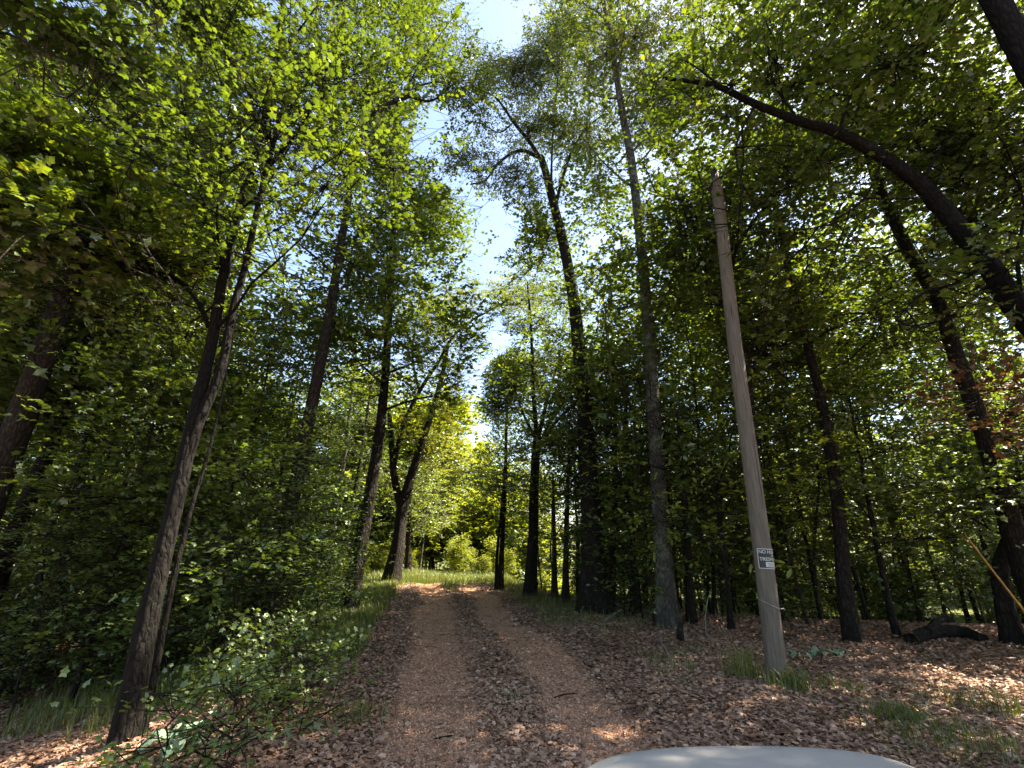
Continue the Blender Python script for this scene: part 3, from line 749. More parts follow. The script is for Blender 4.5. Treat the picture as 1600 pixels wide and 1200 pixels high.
hero('leaning_oak_tree', 'massive dark trunk arching from the right edge over the pole towards the gap', 'tree',
     [(2000, 1150, 'g'), (1880, 800), (1730, 610), (1600, 495), (1545, 415), (1482, 338), (1440, 290), (1380, 246), (1310, 208), (1250, 190), (1180, 162), (1130, 138), (1090, 128), (1035, 122)], (29, 4), B_BACKLIT, seg=18, rough=.13,
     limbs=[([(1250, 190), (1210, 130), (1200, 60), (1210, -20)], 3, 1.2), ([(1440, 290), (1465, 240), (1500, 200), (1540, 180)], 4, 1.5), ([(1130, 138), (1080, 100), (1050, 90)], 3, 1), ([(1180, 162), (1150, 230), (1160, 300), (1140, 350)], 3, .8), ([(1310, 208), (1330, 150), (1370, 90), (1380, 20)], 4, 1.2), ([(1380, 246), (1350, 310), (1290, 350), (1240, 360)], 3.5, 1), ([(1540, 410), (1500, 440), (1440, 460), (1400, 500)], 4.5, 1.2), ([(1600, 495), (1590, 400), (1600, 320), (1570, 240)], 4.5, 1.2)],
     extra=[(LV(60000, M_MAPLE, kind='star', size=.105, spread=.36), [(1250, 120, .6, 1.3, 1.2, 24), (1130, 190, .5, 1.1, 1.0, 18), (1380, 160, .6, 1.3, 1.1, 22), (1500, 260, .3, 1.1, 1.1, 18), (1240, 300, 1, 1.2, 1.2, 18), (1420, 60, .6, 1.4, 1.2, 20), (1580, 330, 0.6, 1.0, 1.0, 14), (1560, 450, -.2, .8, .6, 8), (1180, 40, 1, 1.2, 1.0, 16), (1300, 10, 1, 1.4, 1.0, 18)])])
hero('oak_tree', 'slanting dark trunk crossing behind the arching tree at the right edge', 'tree',
     [(1650, 1015, 'g'), (1600, 880), (1562, 760), (1530, 655), (1495, 560), (1465, 470), (1425, 400), (1390, 330), (1367, 275), (1350, 200), (1335, 80)], (17, 8), B_DARK,
     auto=dict(h0=.45, n=14, R=2.4, up=.3), leaves=LV(46000, M_MAPLE, kind='star', size=.12),
     extra=[(LV(2600, M_BROWNLEAF, kind='star', size=.12, spread=.3), [(1565, 630, -2.2, .75, .22, 12)])])
hero('crooked_tree', 'short crooked dark trunk beside the log at the right edge, crossed by the yellow guard', 'tree',
     [(1584, 1008, 'g'), (1570, 945), (1563, 890), (1578, 840), (1604, 795), (1650, 720), (1680, 600)], (14, 6), B_DARK,
     auto=dict(h0=.5, n=10, R=1.8, up=.3), leaves=LV(26000, M_UNDER, kind='star', size=.12))
hero('leaning_oak_tree', 'thick black trunk slanting across the top right corner', 'tree',
     [(2300, 1250, 'g'), (2000, 750), (1750, 330), (1640, 150), (1600, 85), (1565, 20), (1530, -50), (1490, -160)], (36, 26), B_BACKLIT, seg=18,
     extra=[(LV(36000, M_MAPLE, kind='star', size=.105, spread=.36), [(1560, 180, 1.4, 1.0, 1.1, 20), (1500, 80, 1.6, 1.1, 1.0, 18), (1440, 0, 1.5, 1.3, 1.0, 16), (1580, 250, 2, 1.4, 1.4, 14)])])
hero('maple_tree', 'maple at the left edge whose big bright leaves hang into the top left corner', 'tree',
     [(-900, 1500, 'g'), (-820, 900), (-700, 500), (-560, 200), (-480, 0), (-400, -300)], (30, 12), B_BROWN,
     limbs=[([(-560, 200), (-200, 240), (0, 300), (120, 350), (240, 370)], 5, 1.2), ([(-500, 60), (-150, 30), (30, 60), (85, 130), (128, 188)], 5, 1.5), ([(-450, -100), (-100, -60), (80, -30), (240, 10)], 5, 1)],
     extra=[(LV(15000, M_MAPLE, kind='star', size=.14, spread=.16, flatz=.3, flat=.28, tintm=.7, gapf=.6), [(60, 240, .2, .7, .14, 30), (150, 290, .6, .6, .12, 22), (30, 330, 0, .7, .2, 24), (210, 360, .8, .5, .12, 14), (-60, 290, 0, .8, .3, 16)]),
            (LV(9000, M_MAPLE, kind='star', size=.15, spread=.16, flatz=.3, tintm=.25, gapf=.6), [(60, 20, 0, .7, .2, 20), (160, 60, .3, .5, .14, 12), (300, -10, .5, .6, .14, 10), (20, 400, .3, .6, .2, 14), (100, 440, .6, .6, .15, 8)])])
# slim trunks behind the left verge
for path, r, bk, lb, nl in [
    ([(498, 936, 'g'), (512, 860), (526, 790), (540, 700), (552, 600), (560, 500)], 6, B_SMOOTH, 'trunk with one sunlit pale side, behind the slim tree on the left verge', 14000),
    ([(522, 926, 'g'), (538, 850), (552, 780), (566, 700), (580, 600)], 5, B_BROWN, 'brown trunk close beside the pale sunlit one, behind the left verge', 12000),
    ([(637, 897, 's', 27), (638, 860), (640, 800), (642, 740)], 6, B_BROWN, 'brown trunk just behind the forked black trunk at the bend', 16000),
    ([(655, 892, 's', 29), (662, 840), (668, 790), (672, 740)], 1.8, B_GREY, 'thin whitish bare stem standing in the sunny far bend', 8000),
    ([(955, 950, 'g'), (958, 860), (962, 760), (960, 650), (957, 560)], 6, B_BROWN, 'slim trunk directly behind the thickest dark trunk', 14000),
    ([(992, 958, 'g'), (990, 880), (984, 780), (978, 690), (980, 600)], 7, B_DARK, 'dark trunk midway between the thickest trunk and the pale mottled one', 16000),
    ([(866, 935, 'g'), (866, 840), (864, 740)], 5, B_BROWN, 'reddish slim trunk left of the thickest dark trunk, farther one', 9000),
    ([(884, 942, 'g'), (884, 850), (888, 740), (890, 660)], 5.5, B_BROWN, 'reddish slim trunk left of the thickest dark trunk, nearer one', 10000),
    ([(1080, 975, 'g'), (1075, 880), (1068, 760), (1058, 640)], 8, B_DARK, 'dark ivy covered trunk just right of the pale mottled trunk', 14000),
    ([(1142, 985, 'g'), (1135, 900), (1122, 800), (1110, 720)], 5, B_DARK, 'thin dark stem left of the wooden pole, forked low', 8000),
    ([(268, 960, 's', 11), (290, 800), (315, 690), (335, 600), (350, 500)], 8, B_BROWN, 'brown trunk seen behind the dark double trunk on the left', 14000),
    ([(88, 990, 's', 11), (112, 830), (135, 720), (160, 600), (180, 480)], 7, B_DARK, 'dark leaning trunk between the leftmost trunk and the double trunk', 14000)]:
    hero('slim_tree', lb, 'tree', path, (r, r * .35), bk, auto=dict(h0=.45, n=12, R=2.3, up=.35), leaves=LV(nl, M_UNDER if nl != 8000 else M_FAR, kind='oval', size=.17, spread=.5), seg=10)
print('heroes done', flush=True)

# ------------------------------------------------------------------ tree kinds that are repeated
def proto(name, hgt, r, bark, material, h0, nb, R, up, nl, kind, size, lean=.04, spread=.5, level=1, prof=None, tintm=.45, flatz=.45, nsub=4, hang=0, tseg=8, flat=.35):
    root = empty(name, (0, 0, 0))
    n = 9
    p = np.zeros((n, 3)); p[:, 2] = np.linspace(-.3, hgt, n)
    wob = np.cumsum(rng.normal(0, lean, (n, 2)), axis=0) * hgt / 8; wob[0:1] = 0; p[:, :2] += wob
    tw = smooth_path(p, 3); rr = r * (1 - .82 * np.linspace(0, 1, len(tw)))
    tb = Tubes(); tb.add(tw, rr, tseg, rough=.05, flare=.3)
    anchors = []; az = rng.random() * 6.28
    for i in range(nb):
        t = h0 + (1 - h0) * (i + .5) / nb; j = min(int(t * (len(tw) - 1)), len(tw) - 2); az += 2.4 + rng.normal(0, .3)
        L = R * (prof(t) if prof else 1.1 - .6 * t) * rng.uniform(.7, 1.2)
        branchy(tw[j] + (tw[j + 1] - tw[j]) * rng.random(), (math.cos(az), math.sin(az), up + rng.normal(0, .15)), L, max(rr[j] * .4, .008), tb, level, anchors, 4, nsub=nsub)
    anchors.append((tw[-1], np.array((0, 0, 1.)), 1.))
    c_ = foliage('crown', anchors, nl, root, material, kind, size, spread, filt=False, tintm=tintm, flatz=flatz, hang=hang, flat=flat, twig_tubes=tb if hgt < 9 else None)
    t_ = tb.build('trunk', bark, root)
    pts = np.array([a[0] for a in anchors]); pts = pts[rng.choice(len(pts), min(len(pts), 60), replace=False)]
    return dict(root=root, pts=pts, used=False, h=hgt)

def put(pr, x, y, s, rz, lz=0.0, tilt=(0, 0), maxgap=.04, zscale=1.0, **kw):
    z = tz(x, y) + lz
    M = Matrix.Translation((x, y, z)) @ Matrix.Rotation(tilt[0], 4, 'X') @ Matrix.Rotation(tilt[1], 4, 'Y') @ Matrix.Rotation(rz, 4, 'Z') @ Matrix.Diagonal((s, s, s * zscale, 1))
    A = np.array(M)
    w = pr['pts'] @ A[:3, :3].T + A[:3, 3]
    if maxgap is not None:
        g = in_gap(w); 
        if (g > .8).mean() > maxgap: return None
        px, py, d = project(w); ix = np.clip((px / 4).astype(int), 0, 399); iy = np.clip((py / 4).astype(int), 0, 299)
        ins = (px > 0) & (px < 1600) & (py > 0) & (py < 1200)
        if (ins & (trunk_depth[iy, ix] > w[:, 1])).mean() > kw.pop('mt', .03): return None
        if np.linalg.norm(w - np.array((0, 0, H)), axis=1).min() < 1.6: return None
    kw.pop('mt', None)
    if not pr['used']:
        r = pr['root']; pr['used'] = True
    else:
        r = pr['root'].copy(); C.objects.link(r)
        for ch in pr['root'].children:
            c = ch.copy(); C.objects.link(c); c.parent = r
    r.matrix_basis = M
    tag(r, **kw)
    return r

NOP = dict()
canopy = [proto('broadleaf_tree', 15, .17, B_DARK, M_UNDER, .35, 18, 3.2, .4, 8000, 'blob', .22, spread=.6),
          proto('broadleaf_tree', 17, .20, B_BROWN, M_MAPLE, .4, 18, 3.4, .45, 8500, 'blob', .22, spread=.6, tintm=.35),
          proto('broadleaf_tree', 13, .13, B_DARK, M_OAK, .3, 18, 2.6, .4, 7000, 'blob', .2, spread=.55, tintm=.3),
          proto('broadleaf_tree', 16, .15, B_GREY, M_UNDER, .45, 16, 3.0, .5, 7500, 'blob', .22, spread=.6, tintm=.6)]
young = [proto('young_tree', 6.5, .05, B_DARK, M_UNDER, .18, 20, 1.9, .22, 3600, 'oval', .14, spread=.33, flatz=.3),
         proto('young_tree', 5.0, .04, B_BROWN, M_MAPLE, .15, 18, 1.7, .18, 3200, 'star', .12, spread=.3, flatz=.28),
         proto('young_tree', 7.5, .055, B_DARK, M_MAPLE, .2, 22, 2.1, .25, 4200, 'oval', .14, spread=.36, flatz=.3, tintm=.35),
         proto('young_tree', 4.0, .03, B_DARK, M_UNDER, .12, 16, 1.4, .2, 2600, 'star', .11, spread=.28, flatz=.28, tintm=.6)]
open_young = [proto('young_tree', 7.5, .05, B_DARK, M_UNDER, .38, 16, 2.0, .2, 3000, 'oval', .12, spread=.3, flatz=.25),
              proto('young_tree', 6.0, .045, B_DARK, M_UNDER, .42, 14, 1.8, .15, 2600, 'star', .11, spread=.28, flatz=.22, tintm=.6),
              proto('young_tree', 9.0, .06, B_BROWN, M_MAPLE, .35, 18, 2.1, .2, 3600, 'oval', .12, spread=.32, flatz=.25)]
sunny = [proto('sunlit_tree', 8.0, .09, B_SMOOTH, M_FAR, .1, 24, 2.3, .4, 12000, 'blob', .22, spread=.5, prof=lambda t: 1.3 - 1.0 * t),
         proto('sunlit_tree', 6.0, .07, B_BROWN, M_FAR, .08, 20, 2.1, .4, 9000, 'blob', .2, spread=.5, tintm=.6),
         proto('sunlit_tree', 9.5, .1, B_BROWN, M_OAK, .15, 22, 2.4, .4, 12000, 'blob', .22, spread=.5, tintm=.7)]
poles_ = [proto('bare_stem', 9, .05, B_DARK, M_UNDER, .7, 8, 1.4, .5, 2200, 'oval', .16, spread=.4, lean=.07, tseg=6),
          proto('bare_stem', 7, .035, B_BROWN, M_UNDER, .65, 7, 1.1, .5, 1500, 'oval', .15, spread=.35, lean=.1, tseg=6)]
shrubs = [proto('shrub', 1.5, .018, B_BROWN, M_SHRUB, .08, 18, .75, .6, 1300, 'star', .07, spread=.14, flatz=.5, level=1, nsub=3, lean=.06),
          proto('shrub', 1.0, .013, B_BROWN, M_SHRUB, .08, 14, .6, .5, 900, 'oval', .07, spread=.13, flatz=.5, nsub=3, tintm=.6),
          proto('shrub', 2.2, .022, B_DARK, M_UNDER, .12, 18, 1.0, .4, 1500, 'star', .085, spread=.16, flatz=.35, nsub=3),
          proto('shrub', .55, .008, B_BROWN, M_SHRUB, .05, 10, .38, .6, 330, 'star', .055, spread=.09, flatz=.5, level=0, tintm=.5),
          proto('shrub', 2.8, .02, B_DARK, M_SHRUB, .2, 20, 1.1, .3, 2300, 'star', .075, spread=.2, flatz=.25, nsub=3, tintm=.5),
          proto('shrub', 3.4, .022, B_BROWN, M_UNDER, .25, 20, 1.2, .3, 2400, 'oval', .085, spread=.22, flatz=.25, nsub=3, tintm=.65),
          proto('shrub', 1.3, .015, B_DARK, M_UNDER, .08, 16, .8, .3, 1000, 'oval', .08, spread=.15, flatz=.4, nsub=3, tintm=.3)]

def scatter(plist, tries, want, fn, label_fn, smin=.8, smax=1.2, mindist=1.0, taken=None, **kw):
    taken = [] if taken is None else taken; n = 0
    for _ in range(tries):
        if n >= want: break
        x, y = fn()
        if any((x - a) ** 2 + (y - b) ** 2 < mindist ** 2 for a, b in taken): continue
        pr = plist[rng.integers(len(plist))]
        r = put(pr, x, y, rng.uniform(smin, smax), rng.random() * 6.28, tilt=(rng.normal(0, .03), rng.normal(0, .03)), **label_fn(x, y), **kw)
        if r is not None: taken.append((x, y)); n += 1
    print('scatter', n, 'of', want, flush=True)
    return n
U = rng.uniform
def polar(side, y0, y1, off, wid):
    def f():
      while True:
        y = math.exp(U(math.log(y0), math.log(y1)))
        xr = float(road_x(min(y, 30)))
        x = xr - off - U(0, 1) * (wid + y * .7) if side < 0 else xr + off + U(0, 1) * (wid + y * .9)
        if 24 < y < 46 and -6 < x < 18: continue          # the sunny opening
        if side < 0 and y < 9 and xr - x > 2.9 and off < 3: continue   # bare slope below the double trunk
        if side < 0 and off < 3 and 8.0 < y < 24 and xr - x < 3.9: continue   # open grassy verge
        return x, y
    return f
L = lambda cat, txt, grp: (lambda x, y: dict(label=txt, cat=cat, group=grp))
T1 = []
scatter(canopy, 900, 7, polar(-1, 9, 22, 6.0, 5), L('tree', 'tall broadleaf tree deep in the woods left of the road', 'tall trees in the left woods'), mindist=2.4, taken=T1)
scatter(canopy, 900, 6, lambda: (U(7, 20), U(9, 19)), L('tree', 'tall broadleaf tree deep in the woods right of the road', 'tall trees in the right woods'), mindist=2.4, taken=T1)
# behind and beside the camera, mostly out of the picture: crowns added to shade road and hood
for x, y, s in [(-8, -3, 1), (13, 3.0, 1.05), (8.8, 3.0, .85), (19, 1, 1.1)]:
    put(canopy[int(U(0, 4))], x, y, s, U(0, 6.28), maxgap=None, label='tall broadleaf tree added beside or behind the car for shade', cat='tree', group='trees added around the car for shade')
T2 = []
scatter(young[1:2] + young[3:4] + open_young, 2500, 28, polar(-1, 8, 20, 4.2, 4), L('tree', 'young leafy understory tree in the woods left of the road', 'young trees in the left woods'), mindist=1.1, taken=T2)
scatter(open_young + young[3:4], 2500, 46, polar(1, 11.5, 24, 4.0, 6), L('tree', 'young leafy understory tree in the woods right of the road', 'young trees in the right woods'), mindist=1.1, taken=T2)
scatter(poles_, 1500, 60, polar(1, 10.5, 26, 3.6, 4), L('tree', 'thin bare stem among the trunks on the right of the road', 'thin stems in the right woods'), mindist=.5, taken=[], smin=.7, smax=1.3, mt=.5)
scatter(poles_, 900, 40, polar(-1, 9, 26, 5, 3), L('tree', 'thin bare stem among the trunks on the left of the road', 'thin stems in the left woods'), mindist=.5, taken=[], smin=.7, smax=1.3, mt=.5)
T3 = []
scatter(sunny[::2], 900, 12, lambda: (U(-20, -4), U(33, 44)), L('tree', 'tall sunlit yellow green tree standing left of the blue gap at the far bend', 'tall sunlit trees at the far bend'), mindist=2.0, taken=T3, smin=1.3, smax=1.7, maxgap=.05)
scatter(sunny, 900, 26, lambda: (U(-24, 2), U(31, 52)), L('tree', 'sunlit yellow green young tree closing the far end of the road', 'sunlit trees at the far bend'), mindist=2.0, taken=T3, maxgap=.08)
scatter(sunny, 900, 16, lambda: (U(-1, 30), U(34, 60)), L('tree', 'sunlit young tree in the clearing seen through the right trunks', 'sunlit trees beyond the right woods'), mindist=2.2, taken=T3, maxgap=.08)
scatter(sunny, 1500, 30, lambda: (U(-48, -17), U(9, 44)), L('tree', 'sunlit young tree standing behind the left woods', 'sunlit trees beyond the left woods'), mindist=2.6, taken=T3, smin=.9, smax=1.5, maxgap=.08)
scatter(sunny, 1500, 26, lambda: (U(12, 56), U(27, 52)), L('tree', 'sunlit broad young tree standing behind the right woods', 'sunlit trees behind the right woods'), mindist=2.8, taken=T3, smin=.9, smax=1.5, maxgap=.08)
scatter(canopy, 400, 14, lambda: (U(-80, 80), U(55, 85)), L('tree', 'tall tree in the distance closing the view behind the sunlit ones', 'distant tall trees'), mindist=4, taken=T3, maxgap=.06)
T4 = []
scatter(shrubs[3:4], 600, 10, polar(-1, 3.6, 7.5, 1.9, 1.6), L('shrub', 'low leafy seedling on the near slope left of the road', 'seedlings near the left foreground'), mindist=.3, taken=T4, mt=.3, maxgap=.15)
scatter(shrubs[4:6], 1500, 20, polar(-1, 7, 15, 3.2, 4), L('shrub', 'tall airy leafy shrub among the trunks left of the road', 'tall shrubs in the left woods'), smin=.8, smax=1.3, mindist=.7, taken=[], mt=.22, maxgap=.1)
scatter(shrubs[:2] + shrubs[3:4], 2500, 56, polar(-1, 6.6, 17, 2.6, 2.4), L('shrub', 'leafy green shrub on the slope left of the road', 'shrubs on the left slope'), mindist=.38, taken=T4, mt=.25, maxgap=.12)
scatter(shrubs[:4] + shrubs[6:], 900, 40, polar(1, 11, 22, 3.4, 7), L('shrub', 'leafy green shrub at the edge of the right woods', 'shrubs below the right trees'), mindist=.7, taken=T4, smin=.7, smax=1.1, mt=.2)
scatter(shrubs[4:6], 900, 24, polar(1, 11, 19, 3.6, 6), L('shrub', 'tall airy leafy shrub among the trunks right of the road', 'tall shrubs in the right woods'), smin=.7, smax=1.2, mindist=.8, taken=[], mt=.15, maxgap=.1)
scatter(shrubs[4:5] + shrubs[:1], 900, 15, lambda: (lambda y: (float(road_x(y)) - U(2.9, 5.6), y))(U(6.6, 12)), L('shrub', 'light green leafy sapling on the left slope close to the grassy verge', 'saplings beside the left verge'), smin=.55, smax=.95, mindist=.5, taken=[], mt=.4, maxgap=.12)
scatter(sunny[1:2], 600, 24, lambda: (U(-11, 5), U(26, 32)), L('shrub', 'bright yellow green bush in the sun where the road disappears', 'sunlit bushes at the road end'), smin=.16, smax=.38, mindist=.8, taken=[], maxgap=.2)
print('woods done', flush=True)
for pr in canopy + young + open_young + sunny + poles_ + shrubs:      # a kind that found no place is not left standing
    if not pr['used']:
        for ch in list(pr['root'].children): bpy.data.objects.remove(ch)
        bpy.data.objects.remove(pr['root'])

# ------------------------------------------------------------------ wooden pole, sign, wire loop
foot = ground_hit(1216, 1072); top = P(1116, 268, foot[1] + .12)
axis_v = norm(top - foot); plen = float(np.linalg.norm(top - foot))
pole = empty('wooden_pole', tuple(foot - axis_v * .3), label='weathered grey wooden pole leaning slightly left on the leaf litter', cat='pole')
R0 = 15.5 / F * (foot[1] * CP - (H - foot[2]) * SP); R1 = 7.6 / F * (top[1] * CP + (top[2] - H) * SP)
print('pole', foot, top, R0, R1)
def pole_r(s): return R0 + (R1 - R0) * s / plen
m, nt, out = mat('weathered_pole_wood')
tc = N(nt, 'ShaderNodeTexCoord'); mp = N(nt, 'ShaderNodeMapping'); mp.inputs['Scale'].default_value = (60, 60, 2.2); nt.links.new(tc.outputs['Object'], mp.inputs['Vector'])
g1 = noise(nt, 1.0, 6, mp.outputs[0], .7); g2 = noise(nt, 1.6, 4, tc.outputs['Object'], .6)
c = ramp(nt, g1, [(.28, (.045, .035, .026)), (.5, (.10, .08, .06)), (.75, (.165, .14, .11))])
c = mixc(nt, mth(nt, 'MULTIPLY', ramp(nt, g2, [(.45, (0, 0, 0)), (.7, (1, 1, 1))]), .5), c, (.13, .11, .075))
b = N(nt, 'ShaderNodeBsdfPrincipled'); b.inputs['Roughness'].default_value = .85; nt.links.new(c, b.inputs['Base Color'])
bp = N(nt, 'ShaderNodeBump'); bp.inputs['Strength'].default_value = .5; bp.inputs['Distance'].default_value = .01; nt.links.new(g1, bp.inputs['Height']); nt.links.new(bp.outputs[0], b.inputs['Normal'])
nt.links.new(b.outputs[0], out.inputs['Surface']); M_POLE = m
tt = np.linspace(-.3, plen, 60); base_w = np.array(pole.location)
tb = Tubes(); pth = foot + axis_v * tt[:, None] - base_w
pth[:, 0] += .012 * np.sin(tt * 1.1); rad_ = R0 + (R1 - R0) * tt / plen
rad_ = rad_ * np.where(tt > plen - .16, .62, 1.0)
tb.add(pth, rad_, 28, rough=.012); tb.build('shaft', M_POLE, pole)
def pole_frame(s, ang):
    """point on the shaft surface at height s along the pole, ang from the side facing the camera, + towards the right"""
    f = norm(np.array((-foot[0], -foot[1], 0.))); f = norm(f - axis_v * f.dot(axis_v)); r = norm(np.cross(f, axis_v)); r = r if r[0] > 0 else -r
    n = f * math.cos(ang) + r * math.sin(ang)
    c = foot + axis_v * s; c = c + np.array((.012 * math.sin(s * 1.1), 0, 0))
    return c, n
# dark splintered cap, brackets and drying cracks
def simple(name, col, rough=.6, metal=0.0, spec=.5):
    m, nt, out = mat(name); b = N(nt, 'ShaderNodeBsdfPrincipled'); b.inputs['Base Color'].default_value = (*col, 1); b.inputs['Roughness'].default_value = rough; b.inputs['Metallic'].default_value = metal
    tcn = N(nt, 'ShaderNodeTexCoord'); nn = noise(nt, 14, 4, tcn.outputs['Object'], .6)
    cc = mixc(nt, mth(nt, 'MULTIPLY', nn, .5), col, tuple(v * .55 for v in col)); nt.links.new(cc, b.inputs['Base Color'])
    nt.links.new(b.outputs[0], out.inputs['Surface']); return m
M_RUST = simple('rusty_iron', (.045, .032, .025), .7, .4); M_WIRE = simple('galvanised_wire', (.35, .35, .34), .45, .8); M_BLACKP = simple('black_sign_plate', (.012, .012, .013), .5); M_WHITEP = simple('white_sign_paint', (.5, .5, .47), .6)
M_CRACK = simple('dark_wood_crack', (.02, .016, .012), .95)
tb = Tubes(); c0, nf = pole_frame(plen - .02, -1.0)
tb.add([c0 - base_w + nf * .02 - axis_v * .16, c0 - base_w + nf * .03 + axis_v * .02, c0 - base_w + nf * .0 + axis_v * .10], [.05, .055, .02], 8, rough=.15)
tb.build('iron_cap', M_RUST, pole)
for s, a_ in ((plen - .33, -1.35), (plen - 1.22, -1.3)):
    tb = Tubes(); c0, nf = pole_frame(s, a_); rr_ = pole_r(s)
    tb.add([c0 + nf * (rr_ - .01) - base_w, c0 + nf * (rr_ + .05) - base_w, c0 + nf * (rr_ + .10) + axis_v * .02 - base_w], [.03, .04, .028], 8)
    tb.add([c0 + nf * (rr_ + .04) - axis_v * .05 - base_w, c0 + nf * (rr_ + .04) + axis_v * .05 - base_w], [.022, .022], 8)
    tb.build('wire_bracket', M_RUST, pole)
tb = Tubes()
for s0, s1, a_ in ((1.9, 3.0, .75), (plen * .62, plen * .66, .1), (plen * .52, plen * .55, -.4), (plen * .80, plen * .83, .3), (plen * .72, plen * .745, -.2)):
    pts = []
    for s in np.linspace(s0, s1, 8):
        c0, nf = pole_frame(s, a_ + .03 * math.sin(s * 9)); pts.append(c0 + nf * (pole_r(s) - .002) - base_w)
    tb.add(pts, [.001, .004, .006, .006, .006, .005, .004, .001], 5)
tb.build('drying_crack', M_CRACK, pole)

def s_at(py):
    lo, hi = 0, plen
    for _ in range(40):
        md = (lo + hi) / 2; q = foot + axis_v * md
        lo, hi = (md, hi) if project(q[None])[1][0] > py else (lo, md)
    return lo
s_lo, s_hi = s_at(889), s_at(857)
SH = s_hi - s_lo; SW = SH * 1.5
rs = pole_r((s_lo + s_hi) / 2)
a0 = -.62                      # the left edge of the sheet on the pole, the rest is wrapped round the right side
def on_pole(u, v, lift):
    ang = a0 + u * SW / rs; s = s_lo + v * SH
    c0, nf = pole_frame(s, ang); return c0 + nf * (rs + lift)
sign = empty('notice_sign', tuple(on_pole(0, 0, 0)), label='small black no hunting notice with white letters wrapped round the wooden pole', cat='sign')
sb = np.array(sign.location)
def patch(name, u0, u1, v0, v1, lift, mt, nx=30, ny=2, parent=sign, thick=.0015):
    us = np.linspace(u0, u1, nx + 1); vs_ = np.linspace(v0, v1, ny + 1)
    V = [on_pole(u, v, lift) - sb for v in vs_ for u in us] + [on_pole(u, v, lift - thick) - sb for v in vs_ for u in us]
    Fq = []; w_ = nx + 1; o_ = (nx + 1) * (ny + 1)
    for j in range(ny):
        for i_ in range(nx):
            a_ = j * w_ + i_; Fq += [a_, a_ + 1, a_ + w_ + 1, a_ + w_]; Fq += [o_ + a_ + w_, o_ + a_ + w_ + 1, o_ + a_ + 1, o_ + a_]
    ring = [i_ for i_ in range(nx)] ; 
    for i_ in range(nx):
        Fq += [i_ + o_, i_ + 1 + o_, i_ + 1, i_]; t_ = ny * w_ + i_; Fq += [t_, t_ + 1, t_ + 1 + o_, t_ + o_]
    for j in range(ny):
        a_ = j * w_; Fq += [a_ + w_, a_ + w_ + o_, a_ + o_, a_]; c_ = a_ + nx; Fq += [c_, c_ + o_, c_ + w_ + o_, c_ + w_]
    return build(name, V, Fq, 4, mt, parent)
patch('plate', 0, 1, 0, 1, .004, M_BLACKP)
def merge_patches(name, rects, lift, mt):
    obs = [patch('tmp', *r_, lift, mt) for r_ in rects]
    vs2, fs, k = [], [], 0
    for o_ in obs:
        me = o_.data; vv = [tuple(v.co) for v in me.vertices]; vs2 += vv
        for p_ in me.polygons: fs += [k + q for q in p_.vertices]
        k += len(vv)
    for o_ in obs: me = o_.data; bpy.data.objects.remove(o_); bpy.data.meshes.remove(me)
    return build(name, vs2, fs, 4, mt, sign)
merge_patches('border', [(.015, .985, .015, .05), (.015, .985, .95, .985), (.015, .038, .05, .95), (.962, .985, .05, .95)], .0062, M_WHITEP)
patch('address_box', .24, .76, .10, .34, .0062, M_WHITEP)
def text_on_pole(txt, uc, vc, size_v, width_u, mt, lift, name='lettering'):
    cu = bpy.data.curves.new(name, 'FONT'); cu.body = txt; cu.align_x = 'CENTER'; cu.align_y = 'CENTER'; cu.offset = .012
    o_ = bpy.data.objects.new(name, cu); C.objects.link(o_)
    dg = bpy.context.evaluated_depsgraph_get(); me = bpy.data.meshes.new_from_object(o_.evaluated_get(dg))
    bpy.data.objects.remove(o_)
    co = np.array([v.co[:] for v in me.vertices]); w_ = np.ptp(co[:, 0]); h_ = np.ptp(co[:, 1]); mid = (co.max(0) + co.min(0)) / 2
    co = (co - mid)
    V = [on_pole(uc + x_ / w_ * width_u, vc + y_ / h_ * size_v, lift) - sb for x_, y_, _ in co]
    fs = [list(p_.vertices) for p_ in me.polygons]
    return build(name, V, [q for f_ in fs for q in f_], [len(f_) for f_ in fs], mt, sign)
text_on_pole('NO HUNTING', .5, .83, .17, .86, M_WHITEP, .0075)
text_on_pole('OR', .5, .655, .09, .10, M_WHITEP, .0075)
text_on_pole('TRESPASSING', .5, .48, .17, .86, M_WHITEP, .0075)
merge_patches('small_print', [(.29, .71, .255, .275), (.33, .66, .205, .222), (.29, .70, .15, .168)], .0078, M_BLACKP)

# wire loop with a hook, a small pale tag
sw = s_at(943); ring = []
for k in range(29):
    a_ = k / 28 * 2 * math.pi
    c0, nf = pole_frame(sw - .05 * math.sin(a_) , a_); ring.append(c0 + nf * (pole_r(sw) + .006))
wl = empty('wire_loop', tuple(ring[0]), label='thin galvanised wire looped once round the wooden pole below the notice', cat='wire'); wb = np.array(wl.location)
tb = Tubes(); tb.add(np.array(ring) - wb, np.full(29, .0045), 6)
c0, nf = pole_frame(sw, 1.35); q = c0 + nf * (pole_r(sw) + .01) - wb - np.array((0, 0, .05))
tb.add([q, q + (.03, 0, .01), q + (.05, -.01, -.01)], [.006, .007, .004], 6); tb.build('wire', M_WIRE, wl)
tb = Tubes(); c0, nf = pole_frame(sw - .02, -.72); q = c0 + nf * (pole_r(sw) + .008) - wb
tb.add([q, q - (0, 0, .03), q - (-.008, 0, .05), q - (-.02, 0, .045), q - (-.022, 0, .025)], [.0035] * 5, 6); tb.build('hook', M_WIRE, wl)
tp = P(1224, 966, foot[1] + 1.9)
def boxmesh(cx, cy_, cz, sx, sy, sz_):
    v = np.array([(x_, y_, z_) for x_ in (-1, 1) for y_ in (-1, 1) for z_ in (-1, 1)]) * np.array((sx, sy, sz_)) / 2 + np.array((cx, cy_, cz))
    return v, [0, 1, 3, 2, 4, 6, 7, 5, 0, 4, 5, 1, 2, 3, 7, 6, 0, 2, 6, 4, 1, 5, 7, 3]
